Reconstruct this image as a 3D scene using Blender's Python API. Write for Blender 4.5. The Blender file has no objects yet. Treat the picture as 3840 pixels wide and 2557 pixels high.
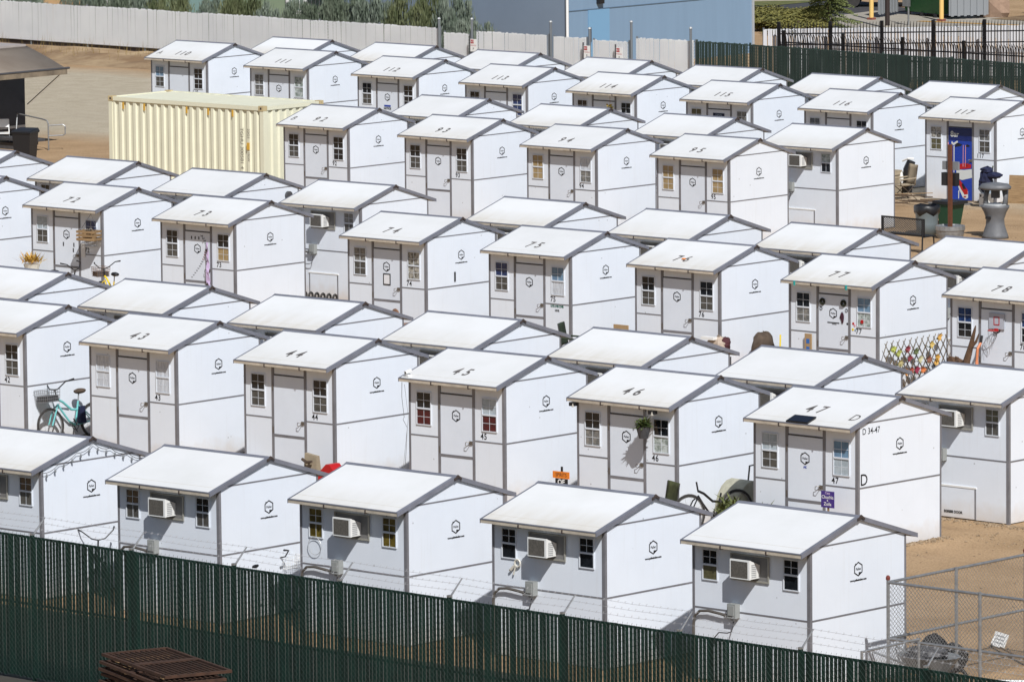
import bpy, bmesh, math, random
from mathutils import Vector, Matrix
random.seed(7)
R = math.radians
scene = bpy.context.scene
col = scene.collection

# ------------------------------------------------------------------ camera, sky, sun, exposure
cam_d = bpy.data.cameras.new('camera'); cam = bpy.data.objects.new('camera', cam_d); col.objects.link(cam)
cam_d.sensor_width = 36; cam_d.lens = 229.81; cam_d.clip_start = 1; cam_d.clip_end = 3000
YAW, PITCH, ROLL = R(-41.658), R(6.981), R(-0.536)
fw = Vector((math.sin(YAW)*math.cos(PITCH), math.cos(YAW)*math.cos(PITCH), -math.sin(PITCH)))
rt = Vector((math.cos(YAW), -math.sin(YAW), 0)); up = rt.cross(fw)
r2 = rt*math.cos(ROLL) + up*math.sin(ROLL); u2 = up*math.cos(ROLL) - rt*math.sin(ROLL)
M = Matrix((r2, u2, -fw)).transposed().to_4x4(); M.translation = Vector((95, -105, 18.198))
cam.matrix_world = M
scene.camera = cam

SUN = Vector((1.2, -0.85, 1.45)).normalized()          # towards the sun
world = bpy.data.worlds.new('World'); scene.world = world; world.use_nodes = True
nt = world.node_tree; bg = nt.nodes['Background']
sky = nt.nodes.new('ShaderNodeTexSky'); sky.sky_type = 'NISHITA'; sky.sun_disc = False
sky.sun_elevation = math.asin(SUN.z); sky.sun_rotation = math.atan2(SUN.x, SUN.y)
nt.links.new(sky.outputs[0], bg.inputs[0]); bg.inputs[1].default_value = 0.07
sun_d = bpy.data.lights.new('sun', 'SUN'); sun_d.energy = 5.0; sun_d.angle = R(0.53); sun_d.color = (1, 0.99, 0.975)
sun = bpy.data.objects.new('sun', sun_d); col.objects.link(sun)
sun.rotation_euler = SUN.to_track_quat('Z', 'Y').to_euler(); sun.location = (0, 0, 60)
vs = scene.view_settings; vs.view_transform = 'Standard'; vs.look = 'None'; vs.gamma = 1; vs.exposure = -0.08
vs.use_curve_mapping = False
scene.render.engine = 'CYCLES'

# ------------------------------------------------------------------ materials
MATS = {}
def mat(name, c, rough=0.6, metal=0.0, var=0.0, scale=6.0, c2=None, thr=None, bump=0.0, bscale=40.0, spec=0.5, rnd=0.0, stretch=None, coat=0.0):
    """Principled surface; colour broken up by noise (var or a second colour c2), per-object brightness rnd, fine bump."""
    if name in MATS: return MATS[name]
    m = bpy.data.materials.new(name); m.use_nodes = True; t = m.node_tree; b = t.nodes['Principled BSDF']
    b.inputs['Roughness'].default_value = rough; b.inputs['Metallic'].default_value = metal
    b.inputs['Specular IOR Level'].default_value = spec
    if coat: b.inputs['Coat Weight'].default_value = coat
    b.inputs['Base Color'].default_value = (*c, 1)
    if var or c2 or bump:
        tc = t.nodes.new('ShaderNodeTexCoord'); src = tc.outputs['Object']
        if stretch:
            mp = t.nodes.new('ShaderNodeMapping'); mp.inputs['Scale'].default_value = stretch
            t.links.new(src, mp.inputs[0]); src = mp.outputs[0]
        oi = t.nodes.new('ShaderNodeObjectInfo')
        ad = t.nodes.new('ShaderNodeVectorMath'); ad.operation = 'ADD'
        ml = t.nodes.new('ShaderNodeVectorMath'); ml.operation = 'SCALE'; ml.inputs[0].default_value = (37, 53, 71)
        t.links.new(oi.outputs['Random'], ml.inputs['Scale']); t.links.new(src, ad.inputs[0]); t.links.new(ml.outputs[0], ad.inputs[1])
        src = ad.outputs[0]
    out = None
    if var or c2:
        n = t.nodes.new('ShaderNodeTexNoise'); n.inputs['Scale'].default_value = scale; n.inputs['Detail'].default_value = 6; n.inputs['Roughness'].default_value = 0.62
        t.links.new(src, n.inputs['Vector'])
        cr = t.nodes.new('ShaderNodeValToRGB')
        lo, hi = thr or (0.3, 0.7)
        cr.color_ramp.elements[0].position = lo; cr.color_ramp.elements[1].position = hi
        if c2: a, d = c, c2
        else: a = tuple(max(0, v*(1-var)) for v in c); d = tuple(min(1, v*(1+var)) for v in c)
        cr.color_ramp.elements[0].color = (*a, 1); cr.color_ramp.elements[1].color = (*d, 1)
        t.links.new(n.outputs[0], cr.inputs[0]); out = cr.outputs[0]
    if rnd:
        hs = t.nodes.new('ShaderNodeHueSaturation')
        oi2 = t.nodes.new('ShaderNodeObjectInfo'); mr = t.nodes.new('ShaderNodeMapRange')
        mr.inputs['To Min'].default_value = 1-rnd; mr.inputs['To Max'].default_value = 1+rnd*0.4
        t.links.new(oi2.outputs['Random'], mr.inputs[0]); t.links.new(mr.outputs[0], hs.inputs['Value'])
        if out: t.links.new(out, hs.inputs['Color'])
        else: hs.inputs['Color'].default_value = (*c, 1)
        out = hs.outputs[0]
    if out: t.links.new(out, b.inputs['Base Color'])
    if bump:
        n2 = t.nodes.new('ShaderNodeTexNoise'); n2.inputs['Scale'].default_value = bscale; n2.inputs['Detail'].default_value = 4
        t.links.new(src, n2.inputs['Vector'])
        bp = t.nodes.new('ShaderNodeBump'); bp.inputs['Strength'].default_value = bump; bp.inputs['Distance'].default_value = 0.02
        t.links.new(n2.outputs[0], bp.inputs['Height']); t.links.new(bp.outputs[0], b.inputs['Normal'])
    MATS[name] = m
    return m

def wall_mat():
    m = mat('white wall panel', (0.73, 0.775, 0.84), 0.42, scale=1.6, var=0.02, rnd=0.03, bump=0.02, bscale=1.3); t = m.node_tree; b = t.nodes['Principled BSDF']; N = t.nodes.new; Lk = t.links.new
    src = b.inputs['Base Color'].links[0].from_socket; tc = N('ShaderNodeTexCoord'); oi = N('ShaderNodeObjectInfo')
    off = N('ShaderNodeVectorMath'); off.operation = 'SCALE'; off.inputs[0].default_value = (19, 23, 29); Lk(oi.outputs['Random'], off.inputs['Scale'])
    ad = N('ShaderNodeVectorMath'); ad.operation = 'ADD'; Lk(tc.outputs['Object'], ad.inputs[0]); Lk(off.outputs[0], ad.inputs[1])
    def math_(op, a, c):
        x = N('ShaderNodeMath'); x.operation = op
        for k, v in enumerate((a, c)):
            if isinstance(v, (int, float)): x.inputs[k].default_value = v
            else: Lk(v, x.inputs[k])
        return x.outputs[0]
    # dust splashed up from the dirt yard
    sp = N('ShaderNodeSeparateXYZ'); Lk(tc.outputs['Object'], sp.inputs[0]); n = N('ShaderNodeTexNoise'); n.inputs['Scale'].default_value = 4; n.inputs['Detail'].default_value = 8; Lk(ad.outputs[0], n.inputs['Vector'])
    mr = N('ShaderNodeMapRange'); mr.inputs['From Min'].default_value = .40; mr.inputs['From Max'].default_value = .0; Lk(math_('ADD', sp.outputs['Z'], math_('MULTIPLY', math_('SUBTRACT', n.outputs[0], .5), .5)), mr.inputs[0])
    x = N('ShaderNodeMixRGB'); x.inputs[2].default_value = (.52, .40, .27, 1); Lk(math_('MULTIPLY', mr.outputs[0], .42), x.inputs[0]); Lk(src, x.inputs[1])
    # rain streaks and scuffs
    mp = N('ShaderNodeMapping'); mp.inputs['Scale'].default_value = (9, 9, .45); Lk(ad.outputs[0], mp.inputs[0]); n2 = N('ShaderNodeTexNoise'); n2.inputs['Scale'].default_value = 1.6; n2.inputs['Detail'].default_value = 7; Lk(mp.outputs[0], n2.inputs['Vector'])
    r2_ = N('ShaderNodeMapRange'); r2_.inputs['From Min'].default_value = .56; r2_.inputs['From Max'].default_value = .80; Lk(n2.outputs[0], r2_.inputs[0])
    x2 = N('ShaderNodeMixRGB'); x2.inputs[2].default_value = (.50, .48, .45, 1); Lk(math_('MULTIPLY', r2_.outputs[0], .13), x2.inputs[0]); Lk(x.outputs[0], x2.inputs[1])
    vo = N('ShaderNodeTexVoronoi'); vo.inputs['Scale'].default_value = 2.6; Lk(ad.outputs[0], vo.inputs['Vector'])
    x3 = N('ShaderNodeMixRGB'); x3.inputs[2].default_value = (.22, .21, .20, 1); Lk(math_('MULTIPLY', math_('LESS_THAN', vo.outputs['Distance'], .045), .5), x3.inputs[0]); Lk(x2.outputs[0], x3.inputs[1]); Lk(x3.outputs[0], b.inputs['Base Color'])
    return m
M_WALL = wall_mat()
def roof_mat():
    m = mat('roof panel', (0.68, 0.685, 0.675), 0.5, c2=(0.74, 0.745, 0.745), scale=0.9, thr=(0.25, 0.6), rnd=0.05); t = m.node_tree; b = t.nodes['Principled BSDF']
    src = b.inputs['Base Color'].links[0].from_socket                      # rain-washed dirt that collects along the eave
    tc = t.nodes.new('ShaderNodeTexCoord'); sp = t.nodes.new('ShaderNodeSeparateXYZ'); t.links.new(tc.outputs['Object'], sp.inputs[0])
    mr = t.nodes.new('ShaderNodeMapRange'); mr.inputs['From Min'].default_value = .55; mr.inputs['From Max'].default_value = -.25; t.links.new(sp.outputs['Y'], mr.inputs[0])
    oi = t.nodes.new('ShaderNodeObjectInfo'); mp = t.nodes.new('ShaderNodeMapping'); mp.inputs['Scale'].default_value = (3, .5, 1); ad = t.nodes.new('ShaderNodeVectorMath'); ad.operation = 'ADD'
    t.links.new(tc.outputs['Object'], mp.inputs[0]); t.links.new(mp.outputs[0], ad.inputs[0]); ml = t.nodes.new('ShaderNodeVectorMath'); ml.operation = 'SCALE'; ml.inputs[0].default_value = (31, 17, 0); t.links.new(oi.outputs['Random'], ml.inputs['Scale']); t.links.new(ml.outputs[0], ad.inputs[1])
    n = t.nodes.new('ShaderNodeTexNoise'); n.inputs['Scale'].default_value = 2.2; n.inputs['Detail'].default_value = 7; t.links.new(ad.outputs[0], n.inputs['Vector'])
    mu = t.nodes.new('ShaderNodeMath'); mu.operation = 'MULTIPLY'; t.links.new(mr.outputs[0], mu.inputs[0]); t.links.new(n.outputs[0], mu.inputs[1])
    m2 = t.nodes.new('ShaderNodeMath'); m2.operation = 'MULTIPLY'; t.links.new(mu.outputs[0], m2.inputs[0]); t.links.new(oi.outputs['Random'], m2.inputs[1])
    x = t.nodes.new('ShaderNodeMixRGB'); x.inputs[2].default_value = (.48, .41, .29, 1); t.links.new(m2.outputs[0], x.inputs[0]); t.links.new(src, x.inputs[1]); t.links.new(x.outputs[0], b.inputs['Base Color'])
    return m
M_ROOF = roof_mat()
M_TRIM = mat('grey aluminium trim', (0.20, 0.197, 0.212), 0.5, 0.15, var=0.18, scale=3.0, rnd=0.08)
M_TRIMR = mat('grey roof trim', (0.205, 0.212, 0.25), 0.45, 0.2, var=0.15, scale=3.0, rnd=0.08)
M_SEAM = mat('roof seam', (0.55, 0.52, 0.46), 0.6)
M_CAP = mat('rusty ridge end', (0.05, 0.035, 0.03), 0.8)
M_EAVE = mat('eave bounce tan', (0.46, 0.40, 0.32), 0.7, var=0.2, scale=5)  # tan of the ground bounce put into the fascia and soffit colour
M_DOOR = mat('door skin', (0.685, 0.735, 0.81), 0.4, scale=2.2, var=0.03, rnd=0.04)
M_FRAME = mat('window frame vinyl', (0.64, 0.675, 0.725), 0.4)
M_INK = mat('black print', (0.012, 0.012, 0.014), 0.6)
M_INK2 = mat('faded roof paint', (0.09, 0.082, 0.078), 0.7, c2=(0.24, 0.22, 0.21), scale=5, thr=(0.45, 0.75))
M_HANDLE = mat('steel handle', (0.22, 0.20, 0.18), 0.35, 0.7)
M_BLACK = mat('black plastic', (0.012, 0.012, 0.014), 0.45)
M_DGREY = mat('dark grey', (0.06, 0.06, 0.065), 0.6, var=0.2, scale=8)
M_GREY = mat('mid grey plastic', (0.19, 0.20, 0.21), 0.5, var=0.08)
M_LGREY = mat('light grey metal', (0.45, 0.46, 0.46), 0.45, 0.3, var=0.1)
M_GALV = mat('galvanised steel', (0.30, 0.305, 0.31), 0.42, 0.55, var=0.2, scale=12)
M_WHITE = mat('white plastic', (0.78, 0.78, 0.76), 0.4)
M_OFFW = mat('off white plastic', (0.60, 0.57, 0.50), 0.5)
M_RED = mat('red plastic', (0.42, 0.012, 0.014), 0.4)
M_ORANGE = mat('orange paint', (0.72, 0.20, 0.02), 0.5)
M_WOOD = mat('pale wood', (0.34, 0.22, 0.11), 0.7, c2=(0.20, 0.125, 0.06), scale=3, stretch=(1, 1, 14), thr=(0.35, 0.65))
M_BROWN = mat('brown painted post', (0.115, 0.04, 0.018), 0.6, var=0.2, scale=8)
M_CARD = mat('cardboard', (0.36, 0.24, 0.125), 0.8, var=0.1)
M_TAN = mat('tan canvas', (0.30, 0.245, 0.17), 0.85, var=0.15, bump=0.2)
M_BROWNF = mat('brown fabric', (0.075, 0.052, 0.036), 0.9, var=0.35, scale=7, bump=0.3)
M_OLIVE = mat('olive fabric', (0.055, 0.062, 0.022), 0.85, var=0.3, scale=9, bump=0.2)
M_NAVY = mat('navy fabric', (0.008, 0.012, 0.045), 0.8, var=0.2)
M_LBLUE = mat('pale blue plastic bag', (0.30, 0.38, 0.46), 0.3, var=0.15, bump=0.4, bscale=14)
M_TEAL = mat('turquoise bike paint', (0.17, 0.52, 0.52), 0.3, coat=0.4)
M_YELLOW = mat('yellow paint', (0.75, 0.55, 0.02), 0.4)
M_PURPLE = mat('purple sign', (0.055, 0.03, 0.20), 0.5)
M_LILAC = mat('lilac banner', (0.58, 0.45, 0.68), 0.7, var=0.1)
M_GREENBIN = mat('green bin plastic', (0.008, 0.05, 0.025), 0.5)
M_RUBBER = mat('tyre rubber', (0.035, 0.032, 0.03), 0.85, var=0.3)
M_PINK = mat('pink', (0.65, 0.30, 0.36), 0.6)
M_BLUE = mat('bright blue', (0.012, 0.045, 0.33), 0.4)
M_BLUE2 = mat('deep blue', (0.006, 0.016, 0.11), 0.4)
M_CREAM = mat('cream print', (0.60, 0.62, 0.60), 0.5)
M_PAPER = mat('paper', (0.72, 0.72, 0.74), 0.7, var=0.05)

def glass(name, c, c2=None, rough=0.08, thr=(0.42, 0.58), scale=7.0, stretch=(1, 1, 1)):
    return mat('pane '+name, c, rough, c2=c2 or tuple(min(1, v*1.35+0.004) for v in c), scale=scale, thr=thr, stretch=stretch, spec=0.6)
PANE = {
 'd': glass('dark', (0.007, 0.009, 0.012)), 's': glass('insect screen', (0.055, 0.052, 0.046), (0.085, 0.08, 0.07), 0.5),
 'b': glass('blue', (0.012, 0.03, 0.10), (0.02, 0.05, 0.15)), 't': glass('tan blind', (0.30, 0.215, 0.105), (0.37, 0.27, 0.14), 0.4),
 'w': glass('white curtain', (0.60, 0.63, 0.67), (0.42, 0.45, 0.50), 0.3, stretch=(9, 9, 0.8)),
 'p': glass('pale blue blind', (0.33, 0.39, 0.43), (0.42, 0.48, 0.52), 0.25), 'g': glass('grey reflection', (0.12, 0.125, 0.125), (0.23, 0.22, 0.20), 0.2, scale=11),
 'r': glass('red cloth', (0.05, 0.006, 0.008), (0.085, 0.008, 0.01), 0.4), 'k': glass('patterned curtain', (0.09, 0.085, 0.07), (0.42, 0.40, 0.35), 0.3, scale=15),
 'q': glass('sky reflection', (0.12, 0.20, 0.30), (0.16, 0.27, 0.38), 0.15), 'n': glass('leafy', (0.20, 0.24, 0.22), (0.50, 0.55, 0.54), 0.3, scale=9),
 'o': glass('olive', (0.07, 0.065, 0.03), (0.11, 0.10, 0.05), 0.4), 'y': glass('yellow dim', (0.06, 0.042, 0.006), (0.15, 0.11, 0.02), 0.3, scale=5)}

# ------------------------------------------------------------------ mesh builder
class MB:
    def __init__(s): s.v = []; s.f = []
    def _add(s, vs, fs):
        n = len(s.v); s.v += [tuple(p) for p in vs]; s.f += [tuple(i+n for i in q) for q in fs]; return s
    def box(s, x0, x1, y0, y1, z0, z1, M=None):
        vs = [Vector(p) for p in ((x0,y0,z0),(x1,y0,z0),(x1,y1,z0),(x0,y1,z0),(x0,y0,z1),(x1,y0,z1),(x1,y1,z1),(x0,y1,z1))]
        if M: vs = [M @ p for p in vs]
        return s._add(vs, ((3,2,1,0),(4,5,6,7),(0,1,5,4),(1,2,6,5),(2,3,7,6),(3,0,4,7)))
    def hexa(s, a, b):                                        # two matching quads -> closed block
        return s._add(list(a)+list(b), ((3,2,1,0),(4,5,6,7),(0,1,5,4),(1,2,6,5),(2,3,7,6),(3,0,4,7)))
    def quad(s, *p): return s._add(p, (tuple(range(len(p))),))
    def extr(s, pts, d):                                      # polygon swept along d
        n = len(pts); d = Vector(d); a = [Vector(p) for p in pts]; b = [p+d for p in a]
        return s._add(a+b, [tuple(range(n-1, -1, -1)), tuple(range(n, 2*n))]+[(i, (i+1) % n, n+(i+1) % n, n+i) for i in range(n)])
    def cyl(s, p0, p1, r0, r1=None, n=8, cap=True):
        p0 = Vector(p0); p1 = Vector(p1); r1 = r0 if r1 is None else r1
        d = (p1-p0); q = d.to_track_quat('Z', 'Y') if d.length > 1e-9 else None
        vs = []
        for p, r in ((p0, r0), (p1, r1)):
            for i in range(n):
                a = 2*math.pi*i/n; vs.append(p + q @ Vector((math.cos(a)*r, math.sin(a)*r, 0)))
        fs = [(i, (i+1) % n, n+(i+1) % n, n+i) for i in range(n)]
        if cap: fs += [tuple(range(n-1, -1, -1)), tuple(range(n, 2*n))]
        return s._add(vs, fs)
    def tube(s, pts, r, n=6):
        pts = [Vector(p) for p in pts]; rr = r if isinstance(r, (list, tuple)) else [r]*len(pts)
        vs = []; m = len(pts); q = None
        for i, p in enumerate(pts):
            d = (pts[min(i+1, m-1)]-pts[max(i-1, 0)]).normalized()
            if q is None: q = d.to_track_quat('Z', 'Y')
            else: q = (q @ Vector((0, 0, 1))).rotation_difference(d) @ q
            for k in range(n):
                a = 2*math.pi*k/n; vs.append(p + q @ Vector((math.cos(a)*rr[i], math.sin(a)*rr[i], 0)))
        fs = []
        for i in range(m-1):
            for k in range(n): fs.append((i*n+k, i*n+(k+1) % n, (i+1)*n+(k+1) % n, (i+1)*n+k))
        fs += [tuple(range(n-1, -1, -1)), tuple(range((m-1)*n, m*n))]
        return s._add(vs, fs)
    def lathe(s, prof, n=16, c=(0, 0, 0), sx=1.0, sy=1.0, rot=0.0):
        vs = []; cx, cy, cz = c
        for r, z in prof:
            for i in range(n):
                a = 2*math.pi*i/n+rot; vs.append((cx+math.cos(a)*r*sx, cy+math.sin(a)*r*sy, cz+z))
        m = len(prof); fs = []
        for j in range(m-1):
            for i in range(n): fs.append((j*n+i, j*n+(i+1) % n, (j+1)*n+(i+1) % n, (j+1)*n+i))
        fs += [tuple(range(n-1, -1, -1)), tuple(range((m-1)*n, m*n))]
        return s._add(vs, fs)
    def torus(s, c, R_, r, ax=(0, 1, 0), n=24, k=6):
        q = Vector((0, 0, 1)).rotation_difference(Vector(ax)); c = Vector(c)
        pts = [c + q @ Vector((math.cos(2*math.pi*i/n)*R_, math.sin(2*math.pi*i/n)*R_, 0)) for i in range(n)]
        vs = []
        for i in range(n):
            a = 2*math.pi*i/n; e = q @ Vector((math.cos(a), math.sin(a), 0)); u = q @ Vector((0, 0, 1))
            for j in range(k):
                b = 2*math.pi*j/k; vs.append(pts[i] + e*math.cos(b)*r + u*math.sin(b)*r)
        fs = [(i*k+j, ((i+1) % n)*k+j, ((i+1) % n)*k+(j+1) % k, i*k+(j+1) % k) for i in range(n) for j in range(k)]
        return s._add(vs, fs)
    def blob(s, c, rx, ry, rz, rough=0.18, seed=0, n=12, m=8, flat=0.0):
        rd = random.Random(seed); c = Vector(c); vs = []
        ph = [rd.uniform(0, 6.3) for _ in range(6)]
        for j in range(m+1):
            t = math.pi*j/m
            for i in range(n):
                a = 2*math.pi*i/n
                k = 1+rough*(math.sin(3*a+ph[0]+2*t)*.5+math.sin(5*a+ph[1]-3*t)*.35+math.sin(2*a+4*t+ph[2])*.5)+rd.uniform(-.3, .3)*rough
                z = math.cos(t)*rz*k
                if flat and z < -rz*flat: z = -rz*flat
                vs.append(c+Vector((math.cos(a)*math.sin(t)*rx*k, math.sin(a)*math.sin(t)*ry*k, z)))
        fs = [(j*n+i, (j+1)*n+i, (j+1)*n+(i+1) % n, j*n+(i+1) % n) for j in range(m) for i in range(n)]
        return s._add(vs, fs)
    def mesh(s, name, m=None, smooth=False):
        me = bpy.data.meshes.new(name); me.from_pydata(s.v, [], s.f); me.validate(); me.update()
        if m: me.materials.append(m)
        if smooth: me.polygons.foreach_set('use_smooth', [True]*len(me.polygons))
        return me
    def build(s, name, m, parent=None, smooth=False, loc=None):
        return link(name, s.mesh(name, m, smooth), parent, loc)

def link(name, me, parent=None, loc=None, rz=0.0, m=None):
    o = bpy.data.objects.new(name, me); col.objects.link(o)
    if parent: o.parent = parent
    if loc: o.location = loc
    if rz: o.rotation_euler[2] = rz
    if m:
        o.material_slots[0].link = 'OBJECT'; o.material_slots[0].material = m
    return o
def tag(o, label, cat=None, group=None, kind=None):
    if label: o['label'] = label
    if cat: o['category'] = cat
    if group: o['group'] = group
    if kind: o['kind'] = kind
    return o
def thing(name, loc, label, cat, group=None, rz=0.0):
    o = bpy.data.objects.new(name, None); col.objects.link(o); o.location = loc; o.rotation_euler[2] = rz; o.empty_display_size = 0.1
    return tag(o, label, cat, group)
def stuff(o): o['kind'] = 'stuff'; return o

def text_mesh(txt, size, m, plane='front', sx=1.0, bold=0.0, space=1.0, align='CENTER'):
    cu = bpy.data.curves.new('lettering', 'FONT'); cu.body = txt; cu.size = size; cu.align_x = align; cu.align_y = 'CENTER'
    cu.offset = bold; cu.space_character = space; cu.resolution_u = 3
    ob = bpy.data.objects.new('lettering', cu)
    me = bpy.data.meshes.new_from_object(ob); bpy.data.objects.remove(ob); bpy.data.curves.remove(cu)
    for v in me.vertices:
        x, y = v.co.x*sx, v.co.y
        v.co = {'front': (x, 0, y), 'right': (0, x, y), 'flat': (x, y, 0)}[plane]
    me.materials.clear(); me.materials.append(m)
    return me
def join(meshes, name, m):
    bm = bmesh.new()
    for me in meshes: bm.from_mesh(me)
    out = bpy.data.meshes.new(name); bm.to_mesh(out); bm.free(); out.materials.append(m)
    return out

# ------------------------------------------------------------------ ground and paving
def ground_mat():
    m = bpy.data.materials.new('dirt yard'); m.use_nodes = True; t = m.node_tree; b = t.nodes['Principled BSDF']
    b.inputs['Roughness'].default_value = 0.95; b.inputs['Specular IOR Level'].default_value = 0.15
    tc = t.nodes.new('ShaderNodeTexCoord')
    def noise(sc, det=6, st=None):
        n = t.nodes.new('ShaderNodeTexNoise'); n.inputs['Scale'].default_value = sc; n.inputs['Detail'].default_value = det; n.inputs['Roughness'].default_value = .65
        if st:
            mp = t.nodes.new('ShaderNodeMapping'); mp.inputs['Scale'].default_value = st; mp.inputs['Rotation'].default_value = (0, 0, R(-40))
            t.links.new(tc.outputs['Object'], mp.inputs[0]); t.links.new(mp.outputs[0], n.inputs['Vector'])
        else: t.links.new(tc.outputs['Object'], n.inputs['Vector'])
        return n
    def ramp(n, p0, c0, p1, c1):
        r = t.nodes.new('ShaderNodeValToRGB'); r.color_ramp.elements[0].position = p0; r.color_ramp.elements[1].position = p1
        r.color_ramp.elements[0].color = (*c0, 1); r.color_ramp.elements[1].color = (*c1, 1); t.links.new(n.outputs[0], r.inputs[0]); return r
    def mix(fac, a, c):
        x = t.nodes.new('ShaderNodeMixRGB'); t.links.new(fac, x.inputs[0]); t.links.new(a, x.inputs[1]); t.links.new(c, x.inputs[2]); return x
    a = ramp(noise(0.5, 8), .3, (0.33, 0.22, 0.122), .72, (0.48, 0.33, 0.195))
    g = ramp(noise(1.5, 8), .3, (0.39, 0.335, 0.245), .7, (0.49, 0.43, 0.33))
    # the compacted gravel drive beyond the cream container (greyer ground)
    sp = t.nodes.new('ShaderNodeSeparateXYZ'); t.links.new(tc.outputs['Object'], sp.inputs[0])
    ad = t.nodes.new('ShaderNodeMath'); ad.operation = 'MULTIPLY_ADD'; ad.inputs[1].default_value = 4.0
    t.links.new(noise(0.22, 5).outputs[0], ad.inputs[0]); t.links.new(sp.outputs['Y'], ad.inputs[2])
    mr = t.nodes.new('ShaderNodeMapRange'); mr.inputs['From Min'].default_value = 37.0; mr.inputs['From Max'].default_value = 40.5; t.links.new(ad.outputs[0], mr.inputs[0])
    mr2 = t.nodes.new('ShaderNodeMapRange'); mr2.inputs['From Min'].default_value = 58.0; mr2.inputs['From Max'].default_value = 55.5; t.links.new(ad.outputs[0], mr2.inputs[0])
    mu = t.nodes.new('ShaderNodeMath'); mu.operation = 'MULTIPLY'; t.links.new(mr.outputs[0], mu.inputs[0]); t.links.new(mr2.outputs[0], mu.inputs[1])
    base = mix(mu.outputs[0], a.outputs[0], g.outputs[0])
    # wheel tracks and damp streaks
    st = ramp(noise(0.6, 6, (0.35, 3.0, 1)), .56, (1, 1, 1), .72, (0.78, 0.78, 0.80))
    x = t.nodes.new('ShaderNodeMixRGB'); x.blend_type = 'MULTIPLY'; x.inputs[0].default_value = .8; t.links.new(base.outputs[0], x.inputs[1]); t.links.new(st.outputs[0], x.inputs[2])
    gr = ramp(noise(22, 5), .36, (0.58, 0.55, 0.52), .52, (1, 1, 1))
    x2 = t.nodes.new('ShaderNodeMixRGB'); x2.blend_type = 'MULTIPLY'; x2.inputs[0].default_value = .9; t.links.new(x.outputs[0], x2.inputs[1]); t.links.new(gr.outputs[0], x2.inputs[2])
    t.links.new(x2.outputs[0], b.inputs['Base Color'])
    bp = t.nodes.new('ShaderNodeBump'); bp.inputs['Strength'].default_value = .55; bp.inputs['Distance'].default_value = .04
    t.links.new(noise(9, 8).outputs[0], bp.inputs['Height']); t.links.new(bp.outputs[0], b.inputs['Normal'])
    return m
M_GROUND = ground_mat()
tag(MB().quad((-1500,-700,0), (1500,-700,0), (1500,2000,0), (-1500,2000,0)).build('ground', M_GROUND), None, kind='structure')
M_ASPH = mat('asphalt', (0.045, 0.046, 0.05), 0.9, var=0.2, scale=2, bump=0.2)
M_CONC = mat('concrete', (0.33, 0.30, 0.25), 0.85, var=0.12, scale=3, bump=0.1)
M_BED = mat('planting soil', (0.13, 0.075, 0.04), 0.95, c2=(0.24, 0.17, 0.09), scale=1.5, bump=0.5, bscale=6)
tag(MB().quad((-71,85.5,.006), (-57,88.6,.006), (-59,93.3,.006), (-76,102,.006)).build('road', M_ASPH), None, kind='structure')
tag(MB().quad((-61,84.5,.012), (-42,84.5,.012), (-42,93.2,.012), (-62.2,93.0,.012)).build('pavement', M_CONC), None, kind='structure')
tag(MB().extr([(-72.2,91.6,0), (-71.9,91.4,0), (-66.5,97.4,0), (-66.8,97.6,0)], (0,0,.14)).build('kerb', M_CONC), None, kind='structure')
tag(MB().extr([(10,-33.62,0), (46,-34.8,0), (46,-34.5,0), (10,-33.32,0)], (0,0,.12)).build('kerb', M_CONC), None, kind='structure')
tag(MB().quad((5,-33.2,.004), (31.2,-33.2,.004), (31.2,-26.9,.004), (5,-27.6,.004)).build('bounce_cut_strip', mat('added dark ground strip', (0.03, 0.03, 0.026), 0.9, c2=(0.06, 0.052, 0.04), scale=.8, bump=.2)), None, kind='structure')  # dark strip added behind the fence to cut warm bounce onto the walls
tag(MB().quad((-90,92.5,.018), (-67.2,92.5,.018), (-66.9,130,.018), (-90,130,.018)).build('planting_bed', mat('grass bed', (0.06, 0.085, 0.02), 0.95, c2=(0.16, 0.15, 0.05), scale=2)), None, kind='structure')
tag(MB().quad((-55.8,91.9,.022), (-36,91.9,.022), (-36,140,.022), (-58,140,.022)).build('planting_bed', M_BED), None, kind='structure')
# raised dirt bank along the far white fence
def bank():
    b = MB(); rd = random.Random(3); nx = 70; prof = [(-3.2, 0.0), (-2.2, .10), (-1.4, .26), (-.7, .34), (0, .30), (.8, .2)]
    for i in range(nx+1):
        x = -95+i*0.78
        for dy, h in prof:
            e = max(0, min(1, (-56-x)/6)) if x > -62 else 1
            b.v.append((x, 59.5+dy+rd.uniform(-.12, .12), max(-.02, h*e*(0.75+.5*rd.random()))-.015))
    n = len(prof)
    for i in range(nx):
        for j in range(n-1): b.f.append((i*n+j, (i+1)*n+j, (i+1)*n+j+1, i*n+j+1))
    return b
tag(bank().build('dirt_bank', mat('bank dirt', (0.20, 0.125, 0.065), 0.95, c2=(0.36, 0.26, 0.15), scale=0.5, thr=(0.4, 0.6), bump=0.6, bscale=5), smooth=False), None, kind='structure')
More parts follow.
